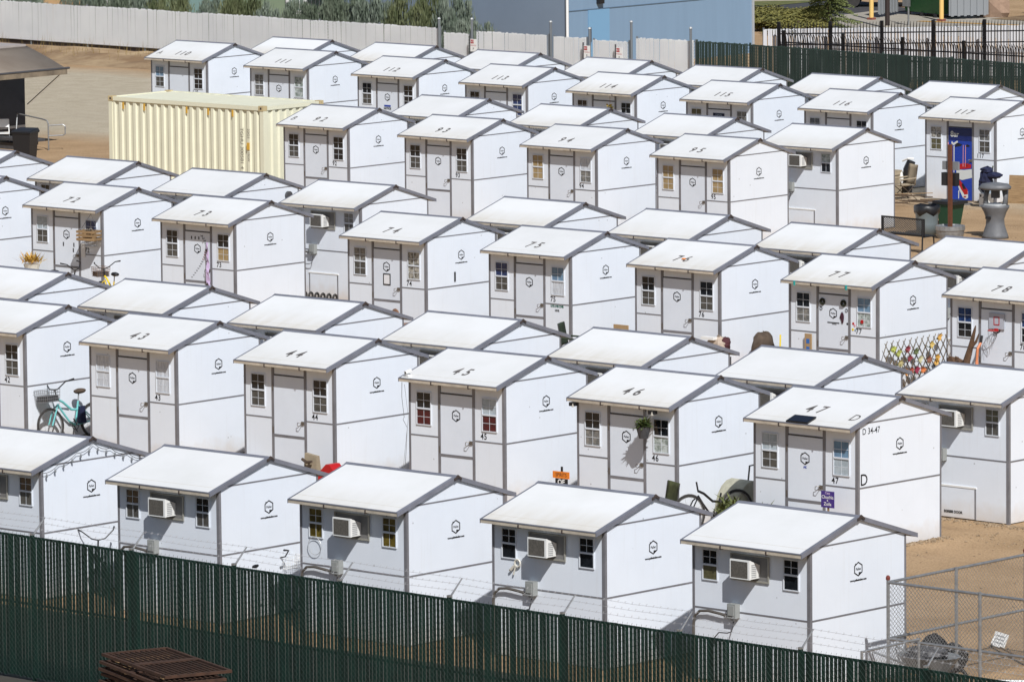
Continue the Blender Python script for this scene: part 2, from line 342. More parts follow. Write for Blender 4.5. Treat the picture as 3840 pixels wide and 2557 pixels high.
# loose stones on the dirt by the front right corner and along the wall feet
gb = MB(); rd = random.Random(11)
for i in range(700):
    q = rd.random(); s = rd.uniform(.01, .035)
    if q < .4: x, y = 22.13+abs(rd.gauss(0, .12)), rd.uniform(-13.8, -11.2)
    elif q < .8: x, y = rd.uniform(19.6, 23), -9.42-abs(rd.gauss(0, .16))
    else: x, y = rd.uniform(22.2, 38), rd.uniform(-23, -7)
    gb.blob((x, y, s*.3), s*rd.uniform(.8, 1.6), s, s*.7, .3, i+5000, 5, 3)
for i in range(900):
    zone = rd.random()
    if zone < .55: x, y = rd.uniform(22.3, 42), rd.uniform(-24, -6)
    elif zone < .8: x, y = rd.uniform(22.2, 30), -11.0+rd.gauss(0, .35)-(0)
    else: x, y = rd.uniform(-20, -4), rd.uniform(29, 37)
    s = rd.uniform(.008, .03)
    gb.blob((x, y, s*.3), s*rd.uniform(.8, 1.5), s, s*.7, .25, i, 5, 3)
tag(gb.build('gravel', mat('stones', (0.30, 0.22, 0.14), 0.9, var=0.3)), 'loose pebbles scattered over the tan dirt yard', 'gravel', kind='stuff')

# ------------------------------------------------------------------ shelters
W, D, ZB = 2.44, 2.406, 1.176
SL, ZR, OY, OX = 0.31, 2.735, 0.25, 0.03
def zt(y): return ZR - SL*abs(D/2-y)          # roof top surface
ME = {}
def reg(k, mb, m, smooth=False): ME[k] = mb.mesh(k, m, smooth)
TH = .03
def panel_front(x0, x1, z0, z1): return MB().box(x0, x1, 0, TH, z0, z1)
reg('fl_lo', panel_front(.03, .76, .02, ZB-.01), M_WALL); reg('fl_up', panel_front(.03, .76, ZB+.01, 2.30), M_WALL)
reg('fr_lo', panel_front(1.68, W-.03, .02, ZB-.01), M_WALL); reg('fr_up', panel_front(1.68, W-.03, ZB+.01, 2.30), M_WALL)
reg('f_head', panel_front(.82, 1.63, 2.045, 2.30), M_WALL)
reg('r_lo', panel_front(.03, W-.03, .02, ZB-.01), M_WALL); reg('r_up', panel_front(.03, W-.03, ZB+.01, 2.30), M_WALL)
reg('b_lo', MB().box(.03, W-.03, D-TH, D, .02, ZB-.01), M_WALL); reg('b_up', MB().box(.03, W-.03, D-TH, D, ZB+.01, 2.30), M_WALL)
yg = D/2-(ZR-.055-2.345)/SL
for sd, x0, dx in (('L', 0.0, TH), ('R', W-TH, TH)):
    reg('s_lo'+sd, MB().extr([(x0,.03,.02), (x0,D-.03,.02), (x0,D-.03,ZB-.01), (x0,.03,ZB-.01)], (dx,0,0)), M_WALL)
    reg('s_up'+sd, MB().extr([(x0,.03,ZB+.01), (x0,D-.03,ZB+.01), (x0,D-.03,2.30), (x0,D-yg,2.335), (x0,yg,2.335), (x0,.03,2.30)], (dx,0,0)), M_WALL)
    reg('s_ga'+sd, MB().extr([(x0,yg+.03,2.355), (x0,D-yg-.03,2.355), (x0,D/2,ZR-.06)], (dx,0,0)), M_WALL)
    o = .005
    xa, xb = (-o, .02) if sd == 'L' else (W-.02, W+o)
    reg('sband'+sd, MB().box(xa, xb, .035, D-.035, ZB-.014, ZB+.014), M_TRIM)
    reg('gband'+sd, MB().box(xa, xb, yg-.03, D-yg+.03, 2.333, 2.357), M_TRIM)
def post(x0, x1, y0, y1): return MB().box(x0, x1, y0, y1, 0, 2.285)
reg('postFL', post(-.008, .042, -.008, .035), M_TRIM); reg('postFR', post(W-.055, W+.008, -.008, .045), M_TRIM)
reg('postBL', post(-.008, .042, D-.035, D+.008), M_TRIM); reg('postBR', post(W-.042, W+.008, D-.035, D+.008), M_TRIM)
reg('dpost', MB().box(-.031, .031, -.012, .03, .0, 2.29), M_TRIM)
reg('dhead', MB().box(.825, 1.625, -.009, .028, 2.018, 2.043), M_DGREY)
reg('bandFl', MB().box(.044, .743, -.005, .02, ZB-.013, ZB+.013), M_TRIM); reg('bandFr', MB().box(1.697, W-.057, -.005, .02, ZB-.013, ZB+.013), M_TRIM)
reg('bandR', MB().box(.044, W-.057, -.005, .02, ZB-.013, ZB+.013), M_TRIM)
ME['band_back'] = MB().box(.044, W-.044, D-.02, D+.005, ZB-.013, ZB+.013).mesh('band_back', M_TRIM)
reg('base', MB().box(.05, W-.05, .05, D-.05, 0, .05), M_DGREY)
# roof
T = .05
def roof_panel(front):
    ye, yr = (-OY, D/2) if front else (D+OY, D/2)
    a = [(-OX, ye, zt(ye)), (W+OX, ye, zt(ye)), (W+OX, yr, ZR), (-OX, yr, ZR)]
    if not front: a = a[::-1]
    return MB().hexa([(x, y, z-T) for x, y, z in a], a)
reg('roofF', roof_panel(True), M_ROOF); reg('roofB', roof_panel(False), M_ROOF)
def seam():
    b = MB()
    for f, wd in ((.125, .006),):
        y = -OY+f*(D/2+OY); b.hexa([(-OX+.02, y, zt(y)-.003), (W+OX-.02, y, zt(y)-.003), (W+OX-.02, y+wd, zt(y+wd)-.003), (-OX+.02, y+wd, zt(y+wd)-.003)],
                                   [(-OX+.02, y, zt(y)+.002), (W+OX-.02, y, zt(y)+.002), (W+OX-.02, y+wd, zt(y+wd)+.002), (-OX+.02, y+wd, zt(y+wd)+.002)])
    return b
reg('seam', seam(), M_SEAM)
def ridge():
    b = MB(); w = .066; x0, x1 = -OX-.03, W+OX+.03
    pr = [(D/2-w, ZR-SL*w+.004), (D/2, ZR+.012), (D/2+w, ZR-SL*w+.004), (D/2+w, ZR-SL*w-.012), (D/2, ZR-.004), (D/2-w, ZR-SL*w-.012)]
    return b.extr([(x0, y, z) for y, z in pr], (x1-x0, 0, 0))
reg('ridge', ridge(), M_TRIMR)
def ridge_end():
    b = MB(); w = .085; pr = [(D/2-w, ZR-SL*w-.012), (D/2, ZR+.02), (D/2+w, ZR-SL*w-.012), (D/2+w, ZR-SL*w-.045), (D/2, ZR-.03), (D/2-w, ZR-SL*w-.045)]
    return b.extr([(W+OX+.022, y, z) for y, z in pr], (.022, 0, 0))
reg('ridge_end', ridge_end(), M_CAP)
def rake(front, right):
    b = MB(); ye, yr = (-OY-.012, D/2) if front else (D+OY+.012, D/2)
    def P(x, y, dz): return (x, y, zt(y)+dz)
    s = 1 if right else -1; xe = (W+OX) if right else -OX
    fl = .042 if right else .022
    xo, xi = xe+s*.016, xe-s*fl
    b.hexa([P(xe+s*.001,ye,-.068), P(xo,ye,-.068), P(xo,yr,-.068), P(xe+s*.001,yr,-.068)], [P(xe+s*.001,ye,.004), P(xo,ye,.004), P(xo,yr,.004), P(xe+s*.001,yr,.004)])
    b.hexa([P(xi,ye,-.004), P(xe+s*.001,ye,-.004), P(xe+s*.001,yr,-.004), P(xi,yr,-.004)], [P(xi,ye,.004), P(xe+s*.001,ye,.004), P(xe+s*.001,yr,.004), P(xi,yr,.004)])
    return b
for f in (0, 1):
    for r_ in (0, 1): reg('rake%d%d' % (f, r_), rake(f, r_), M_TRIMR)
def eave(front):
    b = MB(); s = -1 if front else 1; ye = -OY if front else D+OY; z = zt(ye)
    def seg(ya, yb, za, zb): b.box(-OX, W+OX, min(ya, yb), max(ya, yb), za, zb)
    seg(ye, ye+s*.014, z-.012, z+.004); seg(ye-s*.022, ye-s*.001, z+.0005, z+.006)
    return b
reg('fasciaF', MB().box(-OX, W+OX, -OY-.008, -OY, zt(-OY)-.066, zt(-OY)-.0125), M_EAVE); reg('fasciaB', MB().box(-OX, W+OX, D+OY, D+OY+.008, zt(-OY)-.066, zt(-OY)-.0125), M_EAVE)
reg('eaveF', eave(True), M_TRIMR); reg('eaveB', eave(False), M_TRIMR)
def soffit(front):
    ye = -OY+.02 if front else D+OY-.02; yi = -.002 if front else D+.002
    b = MB(); b.hexa([(0, ye, zt(ye)-T-.012), (W, ye, zt(ye)-T-.012), (W, yi, zt(yi)-T-.012), (0, yi, zt(yi)-T-.012)],
                     [(0, ye, zt(ye)-T-.001), (W, ye, zt(ye)-T-.001), (W, yi, zt(yi)-T-.001), (0, yi, zt(yi)-T-.001)]); return b
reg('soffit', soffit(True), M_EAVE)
reg('bracket', MB().box(-.010, .010, -OY-.02, -OY-.0085, -.015, .05).box(-.012, .012, -OY, -.01, -.012, .0), M_CAP)
# door
reg('door', MB().box(.787, 1.613+.03, -.004, .02, .03, 2.014), M_DOOR)
reg('door_rail', MB().box(.79, 1.64, -.008, .0, .81, .865), M_TRIM)
reg('hinge', MB().box(-.012, .012, -.022, -.001, -.06, .06), M_HANDLE)
hb = MB().box(-.045, .03, -.03, -.004, -.03, .035); hb.tube([(-.03,-.03,.02), (-.06,-.07,.015), (-.095,-.075,.01), (-.10,-.075,-.05), (-.045,-.075,-.055), (-.01,-.03,.0)], .007, 5)
reg('handle', hb, M_HANDLE)
# window: frame, muntins, panes
def win(w, h, rows_low, rail=.03, fr=.017):
    f = MB()
    f.box(-w/2-fr, w/2+fr, -.022, -.001, -h/2-fr, -h/2); f.box(-w/2-fr, w/2+fr, -.022, -.001, h/2, h/2+fr)
    f.box(-w/2-fr, -w/2, -.022, -.001, -h/2, h/2); f.box(w/2, w/2+fr, -.022, -.001, -h/2, h/2)
    f.box(-w/2, w/2, -.026, -.001, -rail/2, rail/2)
    mu = MB(); q = .0038; hs = (h-rail)/2
    mu.box(-q, q, -.015, -.009, rail/2, h/2); mu.box(-w/2, -q, -.015, -.009, rail/2+hs/2-q, rail/2+hs/2+q); mu.box(q, w/2, -.015, -.009, rail/2+hs/2-q, rail/2+hs/2+q)
    if rows_low:
        mu.box(-q, q, -.011, -.0085, -h/2, -rail/2)
        if rows_low == 2:
            mu.box(-w/2, -q, -.011, -.0085, -rail/2-hs/2-q, -rail/2-hs/2+q); mu.box(q, w/2, -.011, -.0085, -rail/2-hs/2-q, -rail/2-hs/2+q)
    return f, mu, hs
WIN = {}
for key, w, h, rl in (('F', .35, .61, 2), ('R2', .29, .47, 1), ('R1', .29, .47, 0)):
    f, mu, hs = win(w, h, rl); reg('win'+key, f, M_FRAME); reg('mun'+key, mu, M_FRAME)
    reg('pane'+key, MB().box(-w/4+.003, w/4-.003, -.008, -.002, -hs/4+.003, hs/4-.003), PANE['d'])
    reg('half'+key, MB().box(-w/4+.003, w/4-.003, -.008, -.002, -hs/2+.003, hs/2-.003), PANE['d'])
    reg('full'+key, MB().box(-w/2+.003, w/2-.003, -.008, -.002, -hs/2+.003, hs/2-.003), PANE['d'])
    WIN[key] = (w, h, hs, rl)
def window(root, key, x, z, up, lo):
    w, h, hs, rl = WIN[key]; o = link('window', ME['win'+key], root, (x, 0, z)); link('muntin', ME['mun'+key], o)
    rail = .03
    for i in (-1, 1):
        for j in (0, 1):
            link('pane', ME['pane'+key], o, (i*w/4, 0, rail/2+hs*(.25+.5*j)), m=PANE[up])
    if rl == 2:
        for i in (-1, 1):
            for j in (0, 1): link('pane', ME['pane'+key], o, (i*w/4, 0, -rail/2-hs*(.25+.5*j)), m=PANE[lo])
    elif rl == 1:
        for i in (-1, 1): link('pane', ME['half'+key], o, (i*w/4, 0, -rail/2-hs*.5), m=PANE[lo])
    else: link('pane', ME['full'+key], o, (0, 0, -rail/2-hs*.5), m=PANE[lo])
    return o
# printed emblem: house-shaped hexagon with a turned corner, lettering and web address
def emblem(plane):
    b = MB(); w, h = .105, .12; t = .021
    out = [(0, h), (w, h*.5), (w, -h*.5), (0, -h), (-w, -h*.5), (-w, h*.5)]
    inn = [(x*(1-t/w), y*(1-t*1.05/h)) for x, y in out]
    P = (lambda x, z: (x, 0, z)) if plane == 'front' else (lambda x, z: (0, x, z))
    for i in range(6):
        j = (i+1) % 6; b.quad(P(*out[i]), P(*out[j]), P(*inn[j]), P(*inn[i]))
    b.quad(P(w*.93, -h*.48), P(0, -h*.95), P(.012, -h*.42))                     # folded corner
    b.quad(P(-w*.78, h*.78), P(-w*.52, h*.78), P(-w*.52, h*.66), P(-w*.78, h*.60))   # chimney
    return b.mesh('emblem', M_INK)
for pl in ('front', 'right'):
    ME['emblem_'+pl] = join([emblem(pl), text_mesh('Pallet', .058, M_INK, pl, bold=.001)], 'emblem', M_INK)
ME['url'] = text_mesh('www.palletshelter.com', .044, M_INK, 'right', bold=.003)
# rear wall fittings
ac = MB(); ac.box(-.205, .205, -.27, -.24, -.155, .155); ac.hexa([(-.20,-.24,-.15), (.20,-.24,-.15), (.20,-.01,-.15), (-.20,-.01,-.15)], [(-.20,-.24,.15), (.20,-.24,.15), (.20,-.01,.06), (-.20,-.01,.06)])
reg('ac', ac, M_WHITE)
reg('ac_grille', MB().box(-.178, .165, -.276, -.271, -.130, .130), mat('condenser grille', (0.075, 0.068, 0.058), 0.7, c2=(0.11, 0.10, 0.085), scale=30, thr=(.4, .6)))
lv = MB()
for i in range(7): lv.box(.2005, .2035, -.22, -.10, -.125+i*.032, -.125+i*.032+.016)
reg('ac_louvre', lv, M_LGREY)
reg('ac_board', MB().box(-.375, .375, -.012, -.001, -.20, .20), mat('accordion panel', (0.17, 0.165, 0.16), 0.7, var=.15))
fr = MB(); fr.box(-.40, .40, -.03, -.0125, -.225, -.20); fr.box(-.40, .40, -.03, -.0125, .185, .20); fr.box(.375, .40, -.03, -.0125, -.20, .185); fr.box(-.40, -.375, -.03, -.0125, -.20, .185)
reg('ac_frame', fr, mat('steel surround', (0.33, 0.32, 0.28), 0.5, .2))
eb = MB().box(-.085, .085, -.12, -.001, -.115, .115); eb.box(-.055, .06, -.135, -.12, -.07, .085); eb.box(-.03, .03, -.1, -.03, -.15, -.115)
reg('ebox', eb, mat('electrical box grey', (0.27, 0.28, 0.27), 0.5))
reg('conduit', MB().tube([(.815,-.06,1.10), (.6,-.07,1.13), (.38,-.07,1.15), (.2,-.07,1.13), (.09,-.06,1.04), (.05,-.05,.9), (.045,-.05,.5), (.045,-.05,0)], .024, 6), mat('conduit', (0.09, 0.08, 0.07), 0.6))
reg('cable', MB().tube([(.90,-.06,1.03), (.905,-.08,.95), (.88,-.09,.86), (.78,-.08,.83), (.6,-.07,.82), (.5,-.07,.72), (.47,-.06,.5), (.47,-.05,.02)], .010, 5), M_DGREY)
reg('hatch', MB().box(.746, 1.644, -.012, -.001, .03, .60), M_WALL)
ht = MB().box(.71, 1.685, -.022, -.001, .602, .632); reg('hatch_cap', ht, M_WHITE)
reg('hatch_edge', MB().box(1.646, 1.672, -.017, -.001, .03, .60), M_TRIM); reg('hatch_edge2', MB().box(.722, .744, -.017, -.001, .03, .60), M_TRIM)
ME['hatch_text'] = text_mesh('EGRESS DOOR', .066, M_INK, 'front', bold=.003)

NUMF, NUMR = {}, {}
GROUPS = {'E': 'shelters in the front row along the green fence', 'D': 'shelters of the row marked D', 'd': 'shelters backing onto row D', 'C': 'shelters numbered in the seventies',
          'c': 'shelters backing onto the seventies row', 'B': 'shelters of the row marked B', 'b': 'shelters backing onto row B', 'A': 'shelters numbered from 110 up', 'a': 'shelters of the rearmost row'}
def shelter(loc, kind, label, group, panes, num=None, roofnum=True, corner=None, rz=0.0, low='R2', hatch=False, emblem_door=True, acc=True, roofdy=0.0):
    t = thing('shelter', (*loc, 0), label, 'shelter', group, rz+random.gauss(0, .004)); t.rotation_euler[0] = random.gauss(0, .0016); t.rotation_euler[1] = random.gauss(0, .0016)
    def p(name, k, **kw): return link(name, ME[k], t, **kw)
    for k in ('s_loR', 's_upR', 's_gaR', 's_loL', 's_upL', 's_gaL', 'b_lo', 'b_up'): p('wall_panel', k)
    for k in ('postFL', 'postFR', 'postBL', 'postBR'): p('corner_post', k)
    for k in ('sbandL', 'sbandR', 'gbandL', 'gbandR', 'band_back'): p('trim_strip', k)
    p('base_frame', 'base')
    rf = p('roof_panel', 'roofF'); p('roof_panel', 'roofB'); link('seam_strip', ME['seam'], rf)
    rg = p('ridge_cap', 'ridge'); link('end_cap', ME['ridge_end'], rg)
    for f in (0, 1):
        for r_ in (0, 1): p('rake_trim', 'rake%d%d' % (f, r_))
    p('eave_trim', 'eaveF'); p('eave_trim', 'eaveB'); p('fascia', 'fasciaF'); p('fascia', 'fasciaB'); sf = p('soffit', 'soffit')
    for x in (.8, 1.75): link('bracket', ME['bracket'], sf, (x, 0, 2.215))
    link('emblem', ME['emblem_right'], t, (W+.003, D/2, 1.875)); link('web_address', ME['url'], t, (W+.003, D/2, 1.70), ).rotation_euler[0] = 0
    if kind == 'F':
        for k in ('fl_lo', 'fl_up', 'fr_lo', 'fr_up', 'f_head'): p('wall_panel', k)
        p('trim_strip', 'bandFl'); p('trim_strip', 'bandFr')
        p('door_post', 'dpost', loc=(.782, 0, 0)); p('door_post', 'dpost', loc=(1.66, 0, 0)); p('door_header', 'dhead')
        dr = p('door', 'door'); link('door_rail', ME['door_rail'], dr); link('handle', ME['handle'], dr, (1.60, 0, 1.13))
        for z in (1.78, .95): link('hinge', ME['hinge'], dr, (.79, 0, z))
        if emblem_door: link('emblem', ME['emblem_front'], dr, (1.21, -.0065, 1.62))
        window(t, 'F', .385, 1.70, panes[0], panes[1]); window(t, 'F', 2.065, 1.70, panes[2], panes[3])
        if num:
            if num not in NUMF:
                NUMF[num] = text_mesh(num, .165, M_INK, 'front', sx=.92, bold=.003, space=1.12)
                NUMR[num] = text_mesh(num, .42, M_INK2, 'flat', sx=.74, bold=.008, space=1.75 if len(num) == 2 else 1.35)
            link('wall_number', NUMF[num], t, (1.91, -.003, 1.275))
            if roofnum:
                y = -OY+.33*(D/2+OY)+roofdy; o = link('roof_number', NUMR[num], rf, (1.17, y, zt(y)+.004)); o.rotation_euler[0] = math.atan(SL)
            if corner:
                if corner not in NUMR: NUMR[corner] = text_mesh(corner, .36, M_INK2, 'flat', sx=.75)
                y = -OY+.3*(D/2+OY); o = link('roof_letter', NUMR[corner], rf, (.22 if corner != 'D' else 2.22, y, zt(y)+.004)); o.rotation_euler[0] = math.atan(SL)
    else:
        p('wall_panel', 'r_lo'); p('wall_panel', 'r_up'); p('trim_strip', 'bandR')
        window(t, low, .37, 1.885, panes[0], panes[1]); window(t, low, 2.06, 1.885, panes[2], panes[3])
        if acc:
            a = link('air_conditioner', ME['ac'], t, (1.21, 0, 1.925)); link('grille', ME['ac_grille'], a); link('louvre', ME['ac_louvre'], a)
            bd = link('side_board', ME['ac_board'], a); link('frame', ME['ac_frame'], a)
            link('electrical_box', ME['ebox'], t, (.90, 0, 1.20)); link('conduit', ME['conduit'], t); link('cable', ME['cable'], t)
        if hatch:
            h = p('hatch', 'hatch'); link('hatch_cap', ME['hatch_cap'], h); link('hatch_edge', ME['hatch_edge'], h); link('hatch_edge', ME['hatch_edge2'], h)
    return t
POS = {'110': (-48.77, 39.77), '111': (-44.04, 39.31), '112': (-39.16, 38.91), '113': (-34.44, 38.52), '114': (-29.89, 38.14), '115': (-25.29, 37.82), '116': (-20.68, 37.5), '117': (-16.21, 37.3), '42': (-2.64, -12.91), '43': (1.78, -13.02), '44': (6.29, -13.22), '45': (10.77, -13.31), '46': (15.22, -13.5), '47': (19.67, -13.71), '71': (-23.61, 5.58), '72': (-18.88, 5.46), '73': (-14.07, 5.06), '74': (-7.83, 4.9), '75': (-3.11, 4.52), '76': (1.38, 4.36), '77': (6.07, 4.01), '78': (10.53, 3.94), '92': (-29.18, 25.19), '93': (-24.22, 24.72), '94': (-19.59, 24.48), '95': (-14.92, 24.31), 'E1': (11.94, -26.65), 'E2': (16.1, -26.52), 'E3': (20.09, -26.19), 'E4': (24.14, -25.88), 'E5': (28.16, -25.55), 'a1': (-47.23, 42.54), 'a2': (-43.02, 42.75), 'a3': (-38.4, 42.36), 'a4': (-33.74, 42.1), 'a5': (-29.13, 41.7), 'a6': (-24.44, 41.35), 'a7': (-19.98, 41.18), 'b1': (-28.72, 29.22), 'b2': (-24.04, 28.96), 'b3': (-19.32, 28.68), 'b4': (-14.55, 28.31), 'c0': (-28.24, 10.43), 'c1': (-23.62, 10.22), 'c2': (-18.81, 9.85), 'c3': (-14.2, 9.57), 'c4': (-7.75, 9.14), 'c5': (-3.23, 9.02), 'c6': (1.4, 8.67), 'c7': (6.05, 8.42), 'd0': (-7.05, -8.59), 'd1': (-2.67, -8.67), 'd2': (1.91, -8.87), 'd3': (6.43, -9.12), 'd4': (10.88, -9.17), 'd5': (15.4, -9.43), 'd6': (19.74, -9.32)}
FR = {  # front-facing shelters: panes (left up, left low, right up, right low), label tail
 '110': ('qsdd', 'A', ', first of its row beside the cream container'), '111': ('ggnn', None, ', behind the cream container'), '112': ('dsdd', None, ', blue notice on the door'),
 '113': ('dsbb', None, ', blue cloth in one window'), '114': ('dddw', None, ', ornament hanging by its door'), '115': ('osgg', None, ', dark sign on the door'), '116': ('dsds', None, ', one before the blue door'), '117': ('kogs', None, ' and a bright blue picture door'),
 '92': ('dsdd', 'B', ', against the cream container'), '93': ('dsds', None, ', second of row B'), '94': ('ttwg', None, ', tan blind in one window'), '95': ('tttt', None, ', tan blinds in both windows'),
 '72': ('psbw', None, ', wooden crate hung at its corner'), '73': ('dsdt', None, ', butterflies and lilac banner on its door'), '74': ('gskk', None, ', black framed notice on the door'), '75': ('bsqw', None, ', green lettering under its number'),
 '76': ('dsds', None, ', plain door between dark windows'), '77': ('dgqn', None, ', two black wreaths on the door'), '78': ('bdbd', None, ', basketball hoop on the door'),
 '42': ('dsds', None, ''), '43': ('wwww', None, ', white curtains in both windows'), '44': ('dsds', None, ', no emblem on its door'), '45': ('drpr', None, ', dark red cloth in both windows'), '46': ('dgdn', None, ', hanging flower pot by its door'), '47': ('psqp', 'D', ', solar panel on the roof edge')}
ROWOF = {**{k: 'A' for k in ('110', '111', '112', '113', '114', '115', '116', '117')}, **{k: 'B' for k in ('92', '93', '94', '95')}, **{k: 'C' for k in ('71', '72', '73', '74', '75', '76', '77', '78')}, **{k: 'D' for k in ('42', '43', '44', '45', '46', '47')}}
HOUSE = {}
for k, (pn, cn, tail) in FR.items():
    lab = 'white gabled shelter numbered %s%s' % (k, tail)
    if k == '42': lab = 'white gabled shelter numbered 42 cut by the left edge'
    HOUSE[k] = shelter(POS[k], 'F', lab, GROUPS[ROWOF[k]], pn, k, corner=cn, emblem_door=k not in ('44', '117', '110'), roofnum=k != '42', roofdy=.13 if k == '47' else 0)
HOUSE['71'] = shelter(POS['71'], 'F', 'white gabled shelter left of shelter 72, cut by the left edge', GROUPS['C'], 'dsds', '71')
BEH = {'d2': 'shelter with white curtains', 'd3': 'shelter whose door lacks an emblem', 'd4': 'shelter with dark red window cloth', 'd5': 'shelter with the hanging flower pot', 'd6': 'shelter with the solar panel',
 'c2': 'shelter with the hanging wooden crate', 'c3': 'shelter with the lilac banner', 'c4': 'shelter with the framed door notice', 'c5': 'shelter with green wall lettering', 'c6': 'shelter left of the wreathed door', 'c7': 'shelter with two door wreaths',
 'b1': 'first shelter of row B', 'b2': 'second shelter of row B', 'b3': 'shelter with one tan blind', 'b4': 'last shelter of row B',
 'a1': 'first shelter beyond the cream container', 'a2': 'shelter half hidden by the cream container', 'a3': 'shelter with the blue door notice', 'a4': 'shelter with blue cloth windows', 'a5': 'shelter with the door ornament', 'a6': 'shelter with the dark door sign', 'a7': 'shelter left of the blue picture door'}
SIDE = {'c1': 'white unnumbered shelter just below the overflowing bin and railing', 'd1': 'white unnumbered shelter whose roof hides the yellow bicycle'}
for k in ('d1', 'c1', *BEH):
    lab = SIDE.get(k) or 'white unnumbered shelter backing onto the %s' % BEH[k]
    HOUSE[k] = shelter(POS[k], 'R', lab, GROUPS[k[0]], {'d6': 'ooos', 'b4': 'ddnd', 'c3': 'gggs'}.get(k, 'dsds'), hatch=True)
HOUSE['d0'] = shelter(POS['d0'], 'R', 'white unnumbered shelter above shelter 42 at the left edge', GROUPS['d'], 'dsds', hatch=True)
HOUSE['c0'] = shelter(POS['c0'], 'R', 'white unnumbered shelter by the bin at the left edge', GROUPS['c'], 'dsds', hatch=True)
link('hatch_lettering', ME['hatch_text'], HOUSE['d6'], (1.14, -.016, .13))
for i, (k, pn, lw, tail) in enumerate((('E1', 'dsds', 'R2', 'string lights along its gable, at the left edge'), ('E2', 'dsds', 'R2', 'second from left in the front row by the green fence'), ('E3', 'yyyy', 'R2', 'middle one of the front row, yellowish windows'), ('E4', 'dddd', 'R1', 'second from right in the front row, ribbon below its window'), ('E5', 'dodd', 'R1', 'rightmost of the front row beside the wire cage'))):
    HOUSE[k] = shelter(POS[k], 'R', 'white shelter, '+tail, GROUPS['E'], pn, low=lw, rz=R(-.5))

# ------------------------------------------------------------------ front green slat fence with barbed wire
def lerp(a, b, t): return a+(b-a)*t
FX0, FX1 = 18.35, 41.25
def fy(x): return -32.38-(x-19)*.0455
M_SLAT = mat('green fence slat', (0.0022, 0.019, 0.0135), 0.7, var=.35, scale=3.5, rnd=.4, spec=.25)
M_GWIRE = mat('green coated wire', (0.0055, 0.028, 0.021), 0.6)
fence = thing('slat_fence', (0, 0, 0), 'tall dark green slat fence with barbed wire arms in the foreground', 'fence')
FZ = 2.36
sl = MB().box(-.0312, .0312, -.004, .004, .06, FZ).mesh('slat', M_SLAT)
n = 299; rd = random.Random(5)
for i in range(n):
    x = lerp(FX0, FX1, i/(n-1)); o = link('slat', sl, fence, (x+rd.gauss(0, .0012), fy(x)+rd.uniform(-.003, .003), rd.uniform(-.012, .012)))
    o.rotation_euler = (0, rd.gauss(0, .0012), R(-2.6)+rd.gauss(0, .05))
ex = MB()
for side in (-1, 1):
    for i in range(90):
        x = FX0-(i+1)*.0768 if side < 0 else FX1+(i+1)*.0768
        ex.box(x-.0295, x+.0295, fy(x)-.004, fy(x)+.004, .06, FZ)
stuff(ex.build('slat_run', M_SLAT, fence))
wires = MB(); p = .095; x0, x1 = 12, 47
def wire_line(b, xa, za, xb, zb, dy, r=.0024):
    A = Vector((xa, fy(xa)+dy, za)); B = Vector((xb, fy(xb)+dy, zb)); b.cyl(A, B, r, n=3, cap=False)
k = int((x1-x0)/p)
for i in range(-24, k):
    xa = x0+i*p
    wire_line(wires, xa, .04, xa+FZ-.02, FZ+.02, -.009); wire_line(wires, xa+FZ-.02, .04, xa, FZ+.02, -.011)
for i in range(k*1):                                     # knuckled points above the top rail
    xa = x0+i*p; wires.cyl((xa, fy(xa)-.01, FZ+.02), (xa+.012, fy(xa)-.01, FZ+.05), .0024, n=3, cap=False)
stuff(wires.build('wire_mesh', M_GWIRE, fence))
for i in range(-3, 13):
    x = 20.02+i*2.362
    MB().cyl((x, fy(x)+.04, 0), (x, fy(x)+.04, FZ+.02), .038, n=10).build('fence_post', M_SLAT, fence)
    am = MB(); A = Vector((x, fy(x)+.04, FZ)); B = A+Vector((0, .29, .27)); am.cyl(A, B, .017, .011, n=6); am.box(x-.03, x+.03, A.y-.03, A.y+.03, FZ+.02, FZ+.05)
    am.build('barb_arm', M_GALV, fence)
for z in (.08, 1.25, FZ-.02):
    MB().cyl((12, fy(12)+.04, z), (47, fy(47)+.04, z), .021, n=8).build('rail', M_SLAT, fence)
for t in (.36, .68, .97):
    w = MB(); rr = random.Random(int(t*100)); pts = []
    for i in range(-3, 13):
        for s_ in (0, .5):
            x = 20.02+(i+s_)*2.362; sag = -.02*(1 if s_ else 0)
            pts.append((x, fy(x)+.04+.29*t, FZ+.27*t+.012+sag))
    w.tube(pts, .0022, 4)
    for i in range(34*7):
        x = 13+i/7; 
        if x > 46: break
        y, z = fy(x)+.04+.29*t, FZ+.27*t+.008
        w.cyl((x-.014, y-.012, z-.016), (x+.014, y+.012, z+.018), .002, n=3, cap=False); w.cyl((x+.014, y-.012, z-.016), (x-.014, y+.012, z+.018), .002, n=3, cap=False)
    w.build('barbed_wire', mat('old wire', (.42, .42, .43), .5, .3), fence)

# ------------------------------------------------------------------ rusty steel panels stacked before the fence
M_RUST = mat('rust', (0.030, 0.014, 0.009), 0.9, .1, c2=(0.075, 0.036, 0.021), scale=7, bump=.3)
ang = math.atan2(-.9, 2.25)
def panel_frame():
    b = MB(); L, Wd, t = 2.42, 1.12, .045
    b.box(0, L, 0, .05, 0, t); b.box(0, L, Wd-.05, Wd, 0, t); b.box(0, .05, .05, Wd-.05, 0, t); b.box(L-.05, L, .05, Wd-.05, 0, t); return b
pf = panel_frame().mesh('steel_panel', M_RUST); pbar = MB().box(.05, 2.37, -.011, .011, .012, .036).mesh('bar', M_RUST); pmid = MB().box(1.12, 1.27, .05, 1.07, .03, .048).mesh('cross_plate', M_RUST)
words_ = ['topmost', 'second', 'third', 'fourth', 'fifth', 'sixth', 'seventh', 'eighth', 'ninth', 'tenth', 'eleventh']
